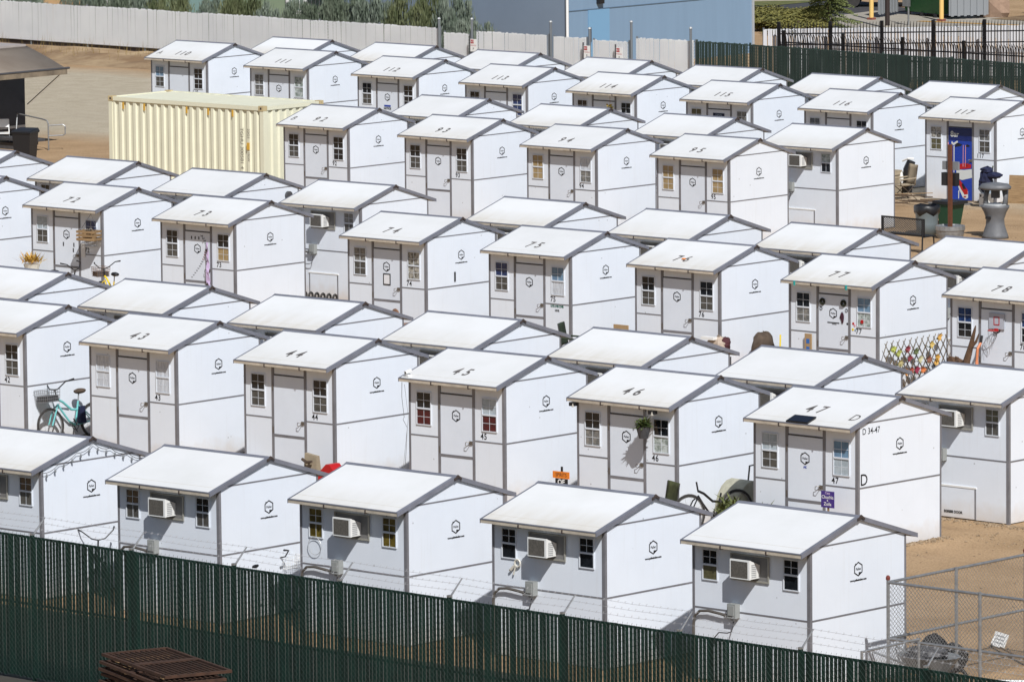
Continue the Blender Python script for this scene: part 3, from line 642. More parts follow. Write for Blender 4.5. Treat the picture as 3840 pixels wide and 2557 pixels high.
for i in range(11):
    z = 1.06-i*.105+random.uniform(-.01, .01)
    if z < 0: break
    o = thing('steel_panel', (23.56+random.uniform(-.03, .05), -34.42+random.uniform(-.03, .03), z), 'rusty barred steel panel, %s of the stack below the green fence' % (words_[i] if i == 0 else words_[i]+' from the top'), 'steel panel', 'rusty panels stacked by the green fence', ang+random.uniform(-.02, .02))
    link('frame', pf, o); link('cross_plate', pmid, o)
    for q in range(11): link('bar', pbar, o, (0, .13+q*.086, 0))
    for q in (0, 1): MB().box(.3+q*1.7, .4+q*1.7, .1, 1.0, -.06, -.001).build('spacer', M_WOOD, o)

# ------------------------------------------------------------------ wire cage at the right
def mesh_fill(b, P0, P1, z0, z1, p=.075, r=.0028):
    P0 = Vector(P0); P1 = Vector(P1); L = (P1-P0).length; d = (P1-P0)/L; H = z1-z0
    i = -int(H/p)
    while i*p < L:
        for s_ in (0, 1):
            a0, a1 = i*p, i*p+H
            t0, t1 = max(0, -a0/H), min(1, (L-a0)/H)
            if t1 > t0:
                A = P0+d*(a0+H*t0); B = P0+d*(a0+H*t1); za, zb = (z0+H*t0, z0+H*t1) if s_ == 0 else (z1-H*t0, z1-H*t1)
                b.cyl((A.x, A.y, za), (B.x, B.y, zb), r, n=3, cap=False)
        i += 1
    return b
cage = thing('wire_cage', (0, 0, 0), 'grey pipe and chain link cage on the dirt beside the front row', 'cage')
CP = [(31.62, -24.88), (33.5, -24.95), (35.4, -24.95), (31.62, -21.3), (35.4, -21.3), (31.68, -23.2)]
for x, y in CP:
    q = MB().cyl((x, y, 0), (x, y, 1.86), .027, n=8).build('pole', M_GALV, cage)
for (a, b_) in (((31.62, -24.88), (35.4, -24.95)), ((31.62, -24.88), (31.62, -21.3)), ((31.62, -21.3), (35.4, -21.3)), ((35.4, -24.95), (35.4, -21.3))):
    for z in (.92, 1.82): MB().cyl((*a, z), (*b_, z), .024, n=8).build('rail', M_GALV, cage)
    stuff(mesh_fill(MB(), (*a, 0), (*b_, 0), .03, 1.8).build('wire_mesh', M_GALV, cage))
for x, y in ((31.62, -24.88), (31.62, -21.3)): MB().lathe([(.034, 1.86), (.036, 1.9), (.02, 1.93)], 8, (x, y, 0)).build('rust_cap', mat('rust cap', (.16, .03, .02), .7), cage)
gp = thing('fence_section', (32.3, -26.4, 0), 'low chain link panel leaning between cage and corner shelter', 'fence panel')
MB().cyl((0, 0, 0), (0, 0, 1.0), .022, n=8).build('pole', M_GALV, gp); MB().cyl((-.05, 1.5, 0), (-.05, 1.5, 1.0), .022, n=8).build('pole', M_GALV, gp)
MB().cyl((0, 0, .98), (-.05, 1.5, .98), .02, n=8).build('rail', M_GALV, gp); stuff(mesh_fill(MB(), (0, 0, 0), (-.05, 1.5, 0), .03, .98).build('wire_mesh', M_GALV, gp))
t = thing('rubbish_heap', (30.95, -22.85, 0), 'black rubbish sacks heaped beside the corner shelter', 'rubbish'); t.scale = (.75, .75, .75)
MB().blob((0, 0, .42), .34, .32, .45, .07, 4, 22, 16, .9).build('sack', mat('black sack', (.006, .006, .007), .7), t, True); MB().blob((.15, .5, .3), .3, .3, .32, .08, 9, 22, 16, .9).build('sack', MATS['black sack'], t, True)
t = thing('wheelbarrow', (31.55, -23.75, 0), 'grey wheelbarrow tub full of junk inside the cage', 'wheelbarrow')
MB().lathe([(.28, .22), (.42, .45), (.46, .50), (.43, .50), (.26, .27)], 12, (0, 0, 0), 1.25, .9).build('tub', M_GREY, t); MB().torus((.62, 0, .18), .15, .035, (0, 1, 0)).build('wheel', M_RUBBER, t)
MB().tube([(.6, .1, .18), (.1, .25, .28), (-.9, .3, .5)], .018).tube([(.6, -.1, .18), (.1, -.25, .28), (-.9, -.3, .5)], .018).build('handle', M_GALV, t); MB().blob((0, 0, .52), .34, .26, .14, .3, 3).build('load', M_DGREY, t)
t = thing('ground_sign', (30.2, -20.2, 0), 'small white sign with a stake lying on the dirt', 'sign'); t.scale = (.72, .72, .72)
MB().box(-.20, .20, -.012, .012, .02, .36, Matrix.Rotation(R(-25), 4, 'X') @ Matrix.Rotation(R(8), 4, 'Y')).build('board', M_WHITE, t)
for q in range(3): MB().box(-.14, .14, -.014, -.0125, .10+q*.08, .13+q*.08, Matrix.Rotation(R(-25), 4, 'X') @ Matrix.Rotation(R(8), 4, 'Y')).build('print_line', M_LGREY, t)
MB().cyl((.1, 0, .02), (1.2, -.75, .02), .02, n=6).build('stake', M_WOOD, t)
tag(MB().cyl((32.2, -22.9, .03), (35.2, -20.9, .03), .03, n=6).build('pole_on_ground', M_LGREY), 'pale pole lying across the dirt in the cage', 'pole')

# ------------------------------------------------------------------ cream shipping container
M_CREAMP = mat('cream container paint', (0.70, 0.685, 0.53), 0.5, var=.04, scale=1.5, bump=.05)
ct = thing('shipping_container', (-36.98, 26.15, 0), 'cream corrugated shipping container behind the first shelters', 'container')
CL, CW, CH = 6.1, 2.44, 2.59
def corr(x0, x1, z0, z1, pitch=.28, dep=.045):
    b = MB(); pts = []; x = x0
    while x < x1-.01:
        for dx, dy in ((0, 0), (.10, 0), (.14, dep), (.24, dep)): pts.append((min(x+dx, x1), dy))
        x += pitch
    pts.append((x1, 0)); n = len(pts)
    b.v = [(a, c, z0) for a, c in pts]+[(a, c, z1) for a, c in pts]; b.f = [(i, i+1, n+i+1, n+i) for i in range(n-1)]
    return b
corr(.12, CL-.12, .15, CH-.12).build('side_wall', M_CREAMP, ct, loc=(0, .02, 0)); corr(.12, CL-.12, .15, CH-.12).build('side_wall', M_CREAMP, ct, loc=(0, CW-.07, 0))
e = corr(.12, CW-.12, .15, CH-.12).build('end_wall', M_CREAMP, ct, loc=(CL-.02, 0, 0)); e.rotation_euler[2] = R(90)
e = corr(.12, CW-.12, .15, CH-.12).build('end_wall', M_CREAMP, ct, loc=(.07, 0, 0)); e.rotation_euler[2] = R(90)
for x in (0, CL-.14):
    for y in (0, CW-.14): MB().box(x, x+.14, y, y+.14, .001, CH-.13).build('corner_post', M_CREAMP, ct)
for x in (0, CL-.17):
    for y in (-.012, CW-.155):
        cb = MB().box(x-.008, x+.175, y, y+.165, CH-.129, CH+.012).build('corner_casting', mat('casting', (.50, .40, .22), .7, c2=(.2, .09, .04), scale=7, thr=(.55, .75)), ct)
        MB().box(x+.05, x+.115, y-.003, y-.0005, CH-.09, CH-.03).build('slot', M_CAP, cb)
for y in (0, CW-.08): MB().box(.17, CL-.17, y, y+.08, CH-.12, CH-.005).build('top_rail', M_CREAMP, ct)
for x in (0.002, CL-.082): MB().box(x, x+.08, .17, CW-.17, CH-.115, CH-.006).build('top_rail', M_CREAMP, ct)
for y in (0, CW-.08): MB().box(.14, CL-.14, y, y+.08, .02, .15).build('bottom_rail', M_CREAMP, ct)
rf = corr(.08, CL-.08, .08, CW-.08, .42, .02); rf.v = [(a, c_, b_) for a, b_, c_ in rf.v]; rf.build('roof', M_CREAMP, ct, loc=(0, 0, CH-.04))
M_GOLD = mat('yellow placard', (.62, .36, .05), .6)
for x in (.58, 1.42, 3.1, 3.95, 4.9): MB().box(x-.03, x+.03, .003, .0155, CH-.34, CH-.15).build('lashing_tag', M_GOLD, ct)
MB().box(CL-.66, CL-.55, -.004, .012, 1.35, 1.55).build('placard', M_GOLD, ct)
for txt, sz, x, z in (('TGHU 300581 4', .17, CL-.86, 1.38), ('22G1', .13, CL-.6, 1.8), ('MGW', .1, CL-.6, 1.15)):
    o = link('container_code', text_mesh(txt, sz, mat('faded code', (.22, .20, .15), .7), 'front'), ct, (x, .014, z)); o.rotation_euler[1] = R(90)

# ------------------------------------------------------------------ trailer, awning, railing, bin, chair (left)
tr = thing('trailer', (-48.7, 34.2, 0), 'dark navy trailer with a brown awning at the left edge', 'trailer')
M_TRAIL = mat('navy trailer', (.010, .012, .026), .35, var=.2)
MB().box(-2.5, 0, -7.2, 0, .42, 2.95).build('body', M_TRAIL, tr); MB().box(-2.55, .04, -7.25, .04, 2.952, 3.04).build('roof', mat('trailer roof', (.36, .32, .30), .6, var=.1), tr)
MB().box(.003, .02, -7.1, -.03, .50, .58).build('side_rail', M_LGREY, tr)
for y in (-1.7, -2.55): MB().box(.003, .018, y-.02, y+.02, .6, 2.3).build('door_frame', M_LGREY, tr)
for y in (-3.4, -4.2): MB().torus((-.25, y, .34), .26, .09, (1, 0, 0)).build('wheel', M_RUBBER, tr)
MB().box(-.2, .02, -.5, -.3, 0, .42).box(-.2, .02, -6.9, -6.7, 0, .42).build('jack_stand', M_DGREY, tr)
aw = MB(); N = 9
for i in range(N):
    u = i/(N-1); aw.v += [(.03+u*1.72, -6.8, 2.98-.62*u+.02*math.sin(u*math.pi)), (.03+u*1.72, .10, 2.98-.62*u+.02*math.sin(u*math.pi))]
aw.f = [(2*i, 2*i+2, 2*i+3, 2*i+1) for i in range(N-1)]
M_AWN = mat('brown awning vinyl', (.24, .185, .135), .55, c2=(.33, .27, .21), scale=.8)
a = aw.build('awning', M_AWN, tr, True); md = a.modifiers.new('t', 'SOLIDIFY'); md.thickness = .012
MB().box(1.73, 1.765, -6.8, .10, 2.20, 2.365).build('valance', mat('awning valance', (.13, .105, .075), .7, c2=(.25, .2, .14), scale=3), tr)
MB().cyl((1.75, -6.9, 2.385), (1.75, .2, 2.385), .035, n=8).build('roller', M_DGREY, tr); MB().cyl((1.75, .06, 2.36), (.04, .06, 1.2), .018, n=6).build('awning_arm', M_LGREY, tr)
rl = thing('railing', (-46.45, 32.98, 0), 'bent steel pipe handrail beside the trailer steps', 'railing')
MB().tube([(0, 0, 0), (0, 0, .82), (-.06, .0, .9), (-.3, .05, .93), (-1.6, .25, 1.02)], .022, 8).build('handrail', M_GALV, rl)
MB().tube([(0, 0, .75), (.35, .27, .78), (.41, .31, .74), (.41, .31, .50), (.36, .27, .46), (0, 0, .44)], .02, 8).build('loop', M_GALV, rl)
MB().tube([(-1.6, .25, 1.02), (-1.5, .1, .5), (-1.5, .1, 0)], .022, 8).build('post', M_GALV, rl); MB().box(-1.7, -.1, -.55, -.05, .28, .36).box(-1.75, -.9, -.45, .35, .001, .2).build('step', M_DGREY, rl)
def wheelie(name, loc, label, mbody, h=1.05, rz=0.0, lid=True, w=.29):
    t = thing(name, loc, label, 'bin', rz=rz)
    b = MB(); k = w*.78
    b.hexa([(-k, -k, .03), (k, -k, .03), (k, k, .03), (-k, k, .03)], [(-w, -w, h-.09), (w, -w, h-.09), (w, w, h-.09), (-w, w, h-.09)]); b.box(-w-.02, w+.02, -w-.02, w+.02, h-.09, h-.05)
    b.build('body', mbody, t)
    if lid:
        MB().hexa([(-w-.03, -w-.04, h-.049), (w+.03, -w-.04, h-.049), (w+.03, w+.05, h-.049), (-w-.03, w+.05, h-.049)], [(-w, -w, h), (w, -w, h), (w, w, h+.05), (-w, w, h+.05)]).build('lid', mbody, t)
        MB().cyl((-w, w+.07, h-.07), (w, w+.07, h-.07), .016).build('grip', mbody, t)
        for s_ in (-1, 1): MB().cyl((s_*w*.8, w*.7, .11), (s_*(w*.8+.05), w*.7, .11), .11, n=14).build('wheel', M_RUBBER, t)
    return t
wheelie('wheeled_bin', (-43.3, 28.95, 0), 'black wheeled bin with its lid closed near the trailer', M_BLACK, 1.08, R(20))
fc = thing('folding_chair', (-48.2, 32.75, 0), 'white folding chair in front of the trailer', 'chair', rz=R(50))
for s_ in (-.2, .2): MB().tube([(s_, -.22, 0), (s_, .12, .55), (s_, .2, .85)], .014, 6).build('leg', M_WHITE, fc); MB().tube([(s_*.95, .26, 0), (s_*.95, -.16, .45)], .014, 6).build('leg', M_WHITE, fc)
MB().box(-.2, .2, -.2, .18, .44, .465).build('seat', M_WHITE, fc); MB().hexa([(-.21, .13, .62), (.21, .13, .62), (.21, .145, .62), (-.21, .145, .62)], [(-.2, .20, .86), (.2, .20, .86), (.2, .215, .86), (-.2, .215, .86)]).build('backrest', M_WHITE, fc)
tag(MB().blob((-46.9, 32.6, .28), .3, .22, .22, .2, 5).build('black_bag', M_BLACK, smooth=True), 'black bag lying under the bent handrail', 'bag')

# ------------------------------------------------------------------ far white slat fence, gates, signs
M_WSLAT = mat('pale fence slat', (0.64, 0.655, 0.68), 0.6, c2=(0.77, 0.78, 0.79), scale=.7)
def far_fence(name, pts, h, label, mslat, mpost, pitch=.078, sw=.07, z0=.1, topknots=False, hfun=None, postgap=3.0, wire=None):
    t = thing(name, (0, 0, 0), label, 'fence')
    for (xa, ya), (xb, yb) in zip(pts, pts[1:]):
        L = math.hypot(xb-xa, yb-ya); dx, dy = (xb-xa)/L, (yb-ya)/L; n = int(L/pitch); b = MB(); rr = random.Random(n); a0 = math.atan2(dy, dx)
        for i in range(n):
            s_ = (i+.5)*pitch+rr.gauss(0, .004); hh = h+rr.uniform(-.02, .02)+.012*math.sin(s_*.9)
            Mx = Matrix.Translation((xa+dx*s_, ya+dy*s_, 0)) @ Matrix.Rotation(a0+rr.gauss(0, .03), 4, 'Z') @ Matrix.Rotation(rr.gauss(0, .006), 4, 'Y')
            b.box(-sw/2, sw/2, -.004, .004, z0, hh, Mx)
        stuff(b.build('slat_run', mslat, t))
        if wire:
            w = MB(); mesh_fill(w, (xa-dy*-.02, ya-.02, 0), (xb, yb-.02, 0), z0, h, .10, .004); stuff(w.build('wire_mesh', wire, t))
        m_ = max(1, round(L/postgap))
        for i in range(m_+1): MB().cyl((xa+dx*L*i/m_, ya+dy*L*i/m_+.05, 0), (xa+dx*L*i/m_, ya+dy*L*i/m_+.05, h+.05), .035, n=8).build('fence_post', mpost, t)
        MB().cyl((xa, ya+.05, h-.03), (xb, yb+.05, h-.03), .022, n=6).build('rail', mpost, t)
    return t
M_GPOST = mat('weathered grey post', (.20, .22, .24), .5, .4)
LONG = far_fence('slat_fence', [(-96, 60.25), (-78, 60.1), (-66, 59.7), (-54.3, 59.25)], 1.76, 'long pale grey slat fence behind the far dirt yard', M_WSLAT, M_GPOST, wire=M_WHITE, pitch=.08, sw=.0775, z0=.40)
for xa, xb, ya, yb in ((-96, -78, 60.25, 60.1), (-78, -66, 60.1, 59.7), (-66, -54.3, 59.7, 59.25)): MB().hexa([(xa, ya+.06, .0), (xb, yb+.06, .0), (xb, yb+.10, .0), (xa, ya+.10, .0)], [(xa, ya+.06, .42), (xb, yb+.06, .42), (xb, yb+.10, .42), (xa, ya+.10, .42)]).build('base_strip', M_CAP, LONG)  # dark strip along the foot of the pale fence
gt = far_fence('gate', [(-54.05, 59.2), (-52.85, 59.2)], 1.62, 'narrow pale slat gate with a parking sign between tall posts', M_WSLAT, M_GPOST, wire=M_WHITE, pitch=.08, sw=.0775, postgap=2)
gt['category'] = 'gate'
far_fence('slat_fence', [(-52.55, 59.2), (-49.3, 59.15)], 1.72, 'short pale slat fence run between the two gates', M_WSLAT, M_GPOST, wire=M_WHITE, pitch=.08, sw=.0775)
g2 = far_fence('gate', [(-49.05, 59.15), (-47.6, 59.15)], 1.70, 'pale slat gate leaf before the blue building, nearest its white pipe', M_WSLAT, M_GPOST, wire=M_WHITE, pitch=.08, sw=.0775); g2['category'] = 'gate'
g3 = far_fence('gate', [(-47.3, 59.15), (-45.75, 59.15)], 1.66, 'pale slat gate leaf with a red sign near the green fence', M_WSLAT, M_GPOST, wire=M_WHITE, pitch=.08, sw=.0775); g3['category'] = 'gate'
far_fence('slat_fence', [(-45.45, 59.2), (-43.0, 59.3)], 1.80, 'pale slat fence end joining the far green fence', M_WSLAT, M_GPOST, wire=M_WHITE, pitch=.08, sw=.0775)
def tall_post(x, lab, h=2.35):
    t = thing('gate_post', (x, 59.15, 0), lab, 'post', 'tall grey posts beside the pale gates'); MB().cyl((0, 0, 0), (0, 0, h), .042, n=10).build('shaft', M_GPOST, t); MB().lathe([(.06, h), (.045, h+.04), (.01, h+.06)], 10).build('cap', M_LGREY, t)
for x, lab, h in ((-54.22, 'tall grey post left of the narrow gate', 2.25), (-52.72, 'tall grey post right of the narrow gate', 2.3), (-49.17, 'tall grey post where the fence meets the double gate', 2.35), (-47.45, 'grey post where the two gate leaves meet', 2.2), (-45.62, 'tall grey post after the red-signed gate leaf', 2.5), (-43.05, 'tall grey post at the start of the far green fence', 2.4)): tall_post(x, lab, h-.18)
for nm, x, lab in (('a', -52.5, 'white and red parking sign on the narrow gate'), ('b', -47.42, 'white and red parking sign left of the grey centre post'), ('c', -46.0, 'white and red parking sign on the last gate leaf')):
    t = thing('parking_sign', (x, 58.98, 1.05), lab, 'sign', 'parking signs on the pale gates'); t.scale = (.85, 1, .85)
    MB().box(-.16, .16, -.012, 0, 0, .5).build('board', M_WHITE, t); MB().box(-.14, .02, -.016, -.0125, .32, .47).build('red_field', mat('sign red', (.40, .02, .03), .5), t)
    link('lettering', text_mesh('NO', .11, M_WHITE, 'front'), t, (-.06, -.018, .395)); link('lettering', text_mesh('PARKING', .075, MATS['sign red'], 'front'), t, (0, -.014, .24)); link('lettering', text_mesh('P', .14, M_INK, 'front'), t, (0, -.014, .1))
    MB().box(-.22, -.18, -.02, .02, -.6, .62).build('stake', M_DGREY, t)
# far green fence
M_GSLAT2 = mat('far green slat', (0.030, 0.055, 0.048), 0.6, c2=(0.055, 0.085, 0.075), scale=2, rnd=.3)
far_fence('slat_fence', [(-42.95, 59.3), (-40.6, 59.2), (-14, 57.0)], 1.80, 'dark green slat fence behind the rearmost shelters', M_GSLAT2, M_GSLAT2, pitch=.076, sw=.064, z0=.05, wire=M_GWIRE)
# black ornamental fences and the white slat fence behind them
M_BLK = mat('black fence steel', (.008, .008, .010), .35)
def ornamental(name, P0, P1, h, label, pitch, npost):
    t = thing(name, (0, 0, 0), label, 'fence'); P0 = Vector((*P0, 0)); P1 = Vector((*P1, 0)); L = (P1-P0).length; d = (P1-P0)/L; nrm = Vector((d.y, -d.x, 0)); b = MB(); s_ = 0
    while s_ < L:
        q = P0+d*s_; b.tube([q+Vector((0, 0, .08)), q+Vector((0, 0, h-.30)), q+nrm*.03+Vector((0, 0, h-.16)), q+nrm*.14+Vector((0, 0, h))], [.019, .019, .019, .008], 4); s_ += pitch
    stuff(b.build('picket_run', M_BLK, t))
    for z in (.2, h-.75, h-.38): MB().cyl(P0+Vector((0, 0, z)), P1+Vector((0, 0, z)), .022, n=4).build('rail', M_BLK, t)
    for i in range(npost+1):
        q = P0+d*L*i/npost; MB().box(q.x-.045, q.x+.045, q.y-.045, q.y+.045, 0, h+.02).build('fence_post', M_BLK, t)
ornamental('picket_fence', (-42.9, 63.8), (-30.1, 63.55), 1.86, 'lower black steel picket fence running behind the far green fence', .105, 5)
ornamental('picket_fence', (-43.2, 63.9), (-34.6, 72.4), 2.12, 'taller black picket fence receding past the hedge', .105, 7)
far_fence('slat_fence', [(-43.9, 63.9), (-35.0, 73.4)], 1.86, 'bright white slat fence behind the black pickets', mat('white slat', (.58, .58, .60), .5, rnd=.1), M_GPOST, pitch=.085, sw=.068)

# ------------------------------------------------------------------ far buildings
def building_blue():
    t = thing('metal_building', (-52.9, 64.3, 0), 'blue metal clad building with a white downpipe at its corner', 'building')
    MB().box(-11.5, 0, 0, 10.0, 0, 7.0).build('wall', mat('blue cladding', (.19, .285, .40), .55, var=.04, scale=.5, stretch=(6, 6, .4)), t)
    MB().box(-11.6, .0, -.012, -.001, 0, 7).build('front_wall', mat('blue grey cladding', (.20, .25, .32), .6, var=.05, scale=.4), t)
    MB().cyl((.03, -.07, 0), (.03, -.07, 7), .05, n=8).build('downpipe', M_WHITE, t)
    MB().box(.001, .02, .0, 10.0, 2.06, 2.09).build('joint_strip', mat('blue joint', (.10, .15, .21), .6), t)
    d = MB().box(.001, .03, 1.05, 2.16, 0, 2.05).build('door', mat('blue door', (.17, .33, .50), .45), t); MB().box(.03, .06, 1.13, 1.17, .95, 1.45).build('handle', M_DGREY, d)
    MB().box(.001, .16, 1.5, 1.75, 2.25, 2.55).build('wall_lamp', M_BLACK, t); MB().box(-.02, .05, 9.93, 10.03, 0, 7).build('corner_trim', mat('pale trim', (.36, .38, .40), .6), t)
    MB().box(-11.8, .25, -.25, 10.2, 7.0, 7.2).build('roof', M_LGREY, t)
building_blue()
def building_green():
    t = thing('apartment_house', (-65.0, 66.0, 0), 'sage green stucco house with a white framed porch window', 'building')
    MB().box(-12.4, 0, 0, 9, 0, 6.5).build('wall', mat('sage stucco', (.25, .32, .21), .85, var=.06, scale=1), t); MB().box(-12.7, .3, -.3, 9.3, 6.5, 6.8).build('roof', M_DGREY, t)
    MB().box(-8.5, -5.4, -.02, -.001, 0, 6.5).build('wall_panel', mat('blue green stucco', (.23, .36, .34), .85, var=.05), t)
    for x in (-5.35, -.05): MB().box(x-.05, x+.05, -.08, -.021, 0, 6.5).build('corner_board', M_WHITE, t)
    w = MB().box(-2.75, -.9, -.03, -.001, .9, 2.6).build('window', mat('porch dark', (.10, .12, .10), .3, c2=(.26, .34, .28), scale=2), t)
    for x in (-2.78, -1.86, -.93): MB().box(x-.05, x+.05, -.10, -.031, .2, 3.0).build('mullion', M_WHITE, w)
    MB().box(-2.83, -.88, -.12, -.04, 1.30, 1.42).build('sill', M_WHITE, w)
    for i in range(9): MB().box(-2.6+i*.2, -2.585+i*.2, -.06, -.045, 1.42, 2.6).build('baluster', M_WHITE, w)
    t2 = thing('beige_house', (-77.5, 66.2, 0), 'peach stucco house behind the pale fence at upper left', 'building')
    MB().box(-10, 0, 0, 8, 0, 6.5).build('wall', mat('peach stucco', (.58, .38, .20), .85, var=.05), t2); MB().box(-10.3, .3, -.3, 8.3, 6.5, 6.8).build('roof', M_DGREY, t2)
    MB().box(-5.2, -3.9, -.02, -.001, .9, 2.1).build('window', M_DGREY, t2); MB().box(.05, 1.3, -.5, -.4, .6, 1.45).build('railing', M_WHITE, t2)
building_green()

# ------------------------------------------------------------------ plants
def blades(n, rx, ry, h, seed, lw=.035, ll=.32, top=.5, lean=.35):
    """upright bushy shrub: many narrow pointed leaves on rising sprays"""
    rr = random.Random(seed); b = MB(); spires = [(rr.uniform(-rx, rx)*.8, rr.uniform(-ry, ry)*.8, h*rr.uniform(.72, 1.05)) for _ in range(9)]
    for i in range(n):
        sx_, sy_, sh = rr.choice(spires); u = rr.random()**.8; r_ = (1-u)**.5+.12
        x = sx_+rr.gauss(0, rx*.28)*r_; y = sy_+rr.gauss(0, ry*.28)*r_; z = u*sh
        a = rr.uniform(0, 6.283); tilt = rr.uniform(.05, lean)*(1.3-u*.7); L = ll*rr.uniform(.6, 1.3); w = lw*rr.uniform(.6, 1.3)
        d = Vector((math.cos(a)*math.sin(tilt), math.sin(a)*math.sin(tilt), math.cos(tilt))); s_ = Vector((-math.sin(a+.6), math.cos(a+.6), 0))*w
        p = Vector((x, y, max(.02, z-L*.4))); b.quad(p-s_*.4, p+d*L*.5-s_*.5, p+d*L, p+d*L*.5+s_*.5)
    return b
M_SHRUB = [mat('grey green leaf', (.085, .115, .08), .7, c2=(.20, .235, .185), scale=3, thr=(.35, .65)), mat('green leaf', (.06, .08, .03), .7, c2=(.15, .165, .075), scale=3, thr=(.35, .65)), mat('dark green leaf', (.065, .09, .055), .7, c2=(.16, .19, .135), scale=3, thr=(.35, .65))]
M_STEM = mat('stem', (.08, .05, .03), .9)
SH = [[blades(7000, .95, .7, 1.0, s_, lw=.03, ll=.105, lean=.95).mesh('foliage', m_) for m_ in M_SHRUB] for s_ in range(4)]
shr = [(-81.5, 61.7, 1.95, 2, 'left of the peach house wall'), (-79.3, 61.6, 2.1, 0, 'at the upper left edge'), (-76.6, 61.7, 2.2, 0, 'before the peach house'), (-74.3, 61.9, 2.3, 0, 'where peach house meets green house'), (-72.4, 61.6, 2.5, 2, 'first before the sage house'), (-70.7, 61.8, 2.45, 0, 'second before the sage house'), (-69.2, 61.6, 2.3, 1, 'third before the sage house, olive leaved'), (-67.5, 61.8, 2.15, 0, 'low one left of the porch window'), (-66.0, 61.7, 2.45, 1, 'tall one below the porch window'), (-64.3, 61.7, 2.05, 0, 'low one right of the porch window'), (-62.7, 61.7, 2.2, 2, 'at the end of the sage house'), (-60.9, 61.8, 2.75, 2, 'between sage house and blue building'), (-59.4, 61.7, 2.6, 0, 'first before the blue building'), (-57.7, 61.8, 2.9, 1, 'tallest before the blue building, olive tinted'), (-56.1, 61.7, 2.75, 0, 'last silvery one before the blue building'), (-54.9, 61.6, 1.85, 0, 'low tip at the end of the shrub row')]
for i, (x, y, h, mi, lab) in enumerate(shr):
    t = thing('shrub', (x, y, 0), 'feathery grey green shrub %s' % lab, 'shrub', 'shrubs behind the pale far fence', i*1.3)
    f = link('foliage', SH[i % 4][mi], t); f.scale = (1.05, 1.05, h); MB().tube([(0, 0, 0), (.05, .03, h*.5)], [.06, .02], 5).build('stem', M_STEM, t)
def clump(n, rx, ry, rz, seed, lw=.06, cz=None):
    rr = random.Random(seed); b = MB(); cz = rz if cz is None else cz; lob = [(rr.uniform(-1, 1)*rx*.6, rr.uniform(-1, 1)*ry*.6, rr.uniform(-.5, .7)*rz, rr.uniform(.35, .6)) for _ in range(12)]
    for i in range(n):
        lx, ly, lz, lr = rr.choice(lob); v = Vector((rr.gauss(0, 1), rr.gauss(0, 1), rr.gauss(0, 1))).normalized()*(rr.random()**.35)
        p = Vector((lx+v.x*rx*lr, ly+v.y*ry*lr, max(.02, cz+lz+v.z*rz*lr)))
        q = Vector((rr.gauss(0, 1), rr.gauss(0, 1), rr.gauss(0, .6))).normalized(); s_ = q.cross(v+Vector((.01, .02, .3))).normalized()*lw*rr.uniform(.5, 1.2); q = q*lw*rr.uniform(.6, 1.5)
        b.quad(p-q, p+s_*.6, p+q, p-s_*.6)
    return b
M_HEDGE = mat('olive hedge leaf', (.085, .085, .018), .7, c2=(.22, .20, .05), scale=2, thr=(.35, .65))
hd = clump(3600, 1.3, 1.3, .55, 3, .07).mesh('foliage', M_HEDGE)
for i, (x, y, s_) in enumerate(((-63.0, 86.6, 1), (-61.3, 85.6, 1), (-59.8, 84.6, 1.1), (-61.0, 87.3, .9), (-58.6, 83.0, 1.1), (-57.0, 81.9, 1.0))):
    t = thing('hedge_shrub', (x, y, 0), 'clipped yellow green hedge shrub %s' % ('at the blue building corner', 'next to the blue building corner', 'in the hedge middle', 'along the kerb of the road', 'before the small conifer', 'below the small conifer')[i], 'hedge', 'hedge beyond the far fences', i*1.1)
    link('foliage', hd, t).scale = (s_, s_, s_*.55); MB().tube([(0, 0, 0), (.05, 0, .5)], .05, 5).build('stem', M_STEM, t)
def conifer():
    rr = random.Random(8); b = MB()
    for i in range(230):
        z = .15+(i/230)*2.1; r_ = (1-(z/2.4))*1.25*rr.uniform(.75, 1.15)+.08; a = rr.uniform(0, 6.283); d = Vector((math.cos(a), math.sin(a), 0))
        for k in range(14):
            u = (k+1)/14; p = d*(r_*u)+Vector((0, 0, z+.12*u-.25*u*u)); 
            for q in range(2):
                s_ = Vector((-d.y, d.x, 0))*rr.uniform(-.13, .13)*(1.15-u); e_ = p+s_+d*.09+Vector((0, 0, rr.uniform(-.05, .06))); w = Vector((0, 0, .02))+Vector((-d.y, d.x, 0))*.02
                b.quad(p-w*.5, (p+e_)/2+w, e_, (p+e_)/2-w)
    return b
t = thing('conifer', (-57.9, 84.8, 0), 'small drooping green conifer in front of the parking lot', 'tree'); conifer().build('crown', mat('conifer needles', (.06, .085, .02), .7, c2=(.17, .19, .06), scale=4, thr=(.35, .65)), t); MB().cyl((0, 0, 0), (0, 0, 2.2), .07, .02).build('trunk', M_STEM, t)
t = thing('leafy_shrub', (-54.6, 95.5, 0), 'yellow green leafy shrub at the upper right edge', 'shrub'); clump(2600, 1.6, 1.6, .9, 6, .09).build('foliage', M_HEDGE, t); MB().tube([(0, 0, 0), (.05, 0, .9)], .06, 5).build('stem', M_STEM, t)
t = thing('leafy_shrub', (-69.8, 96.5, 0), 'bright green low shrub beyond the road kerb', 'shrub'); clump(2600, 2.0, 1.4, .5, 16, .09).build('foliage', mat('bright leaf', (.09, .13, .02), .7, c2=(.22, .24, .06), scale=2), t); MB().tube([(0, 0, 0), (.05, 0, .4)], .06, 5).build('stem', M_STEM, t)
wd = MB(); rr = random.Random(21)
for i in range(420):
    x = rr.uniform(-80, -53); y = 58.9+rr.gauss(-.4, .5); L = rr.uniform(.15, .6); a = rr.uniform(0, 6.28); zz = .28
    wd.quad((x-.01, y, zz-.1), (x+.01, y, zz-.1), (x+math.cos(a)*L*.3, y+math.sin(a)*L*.3, zz+L))
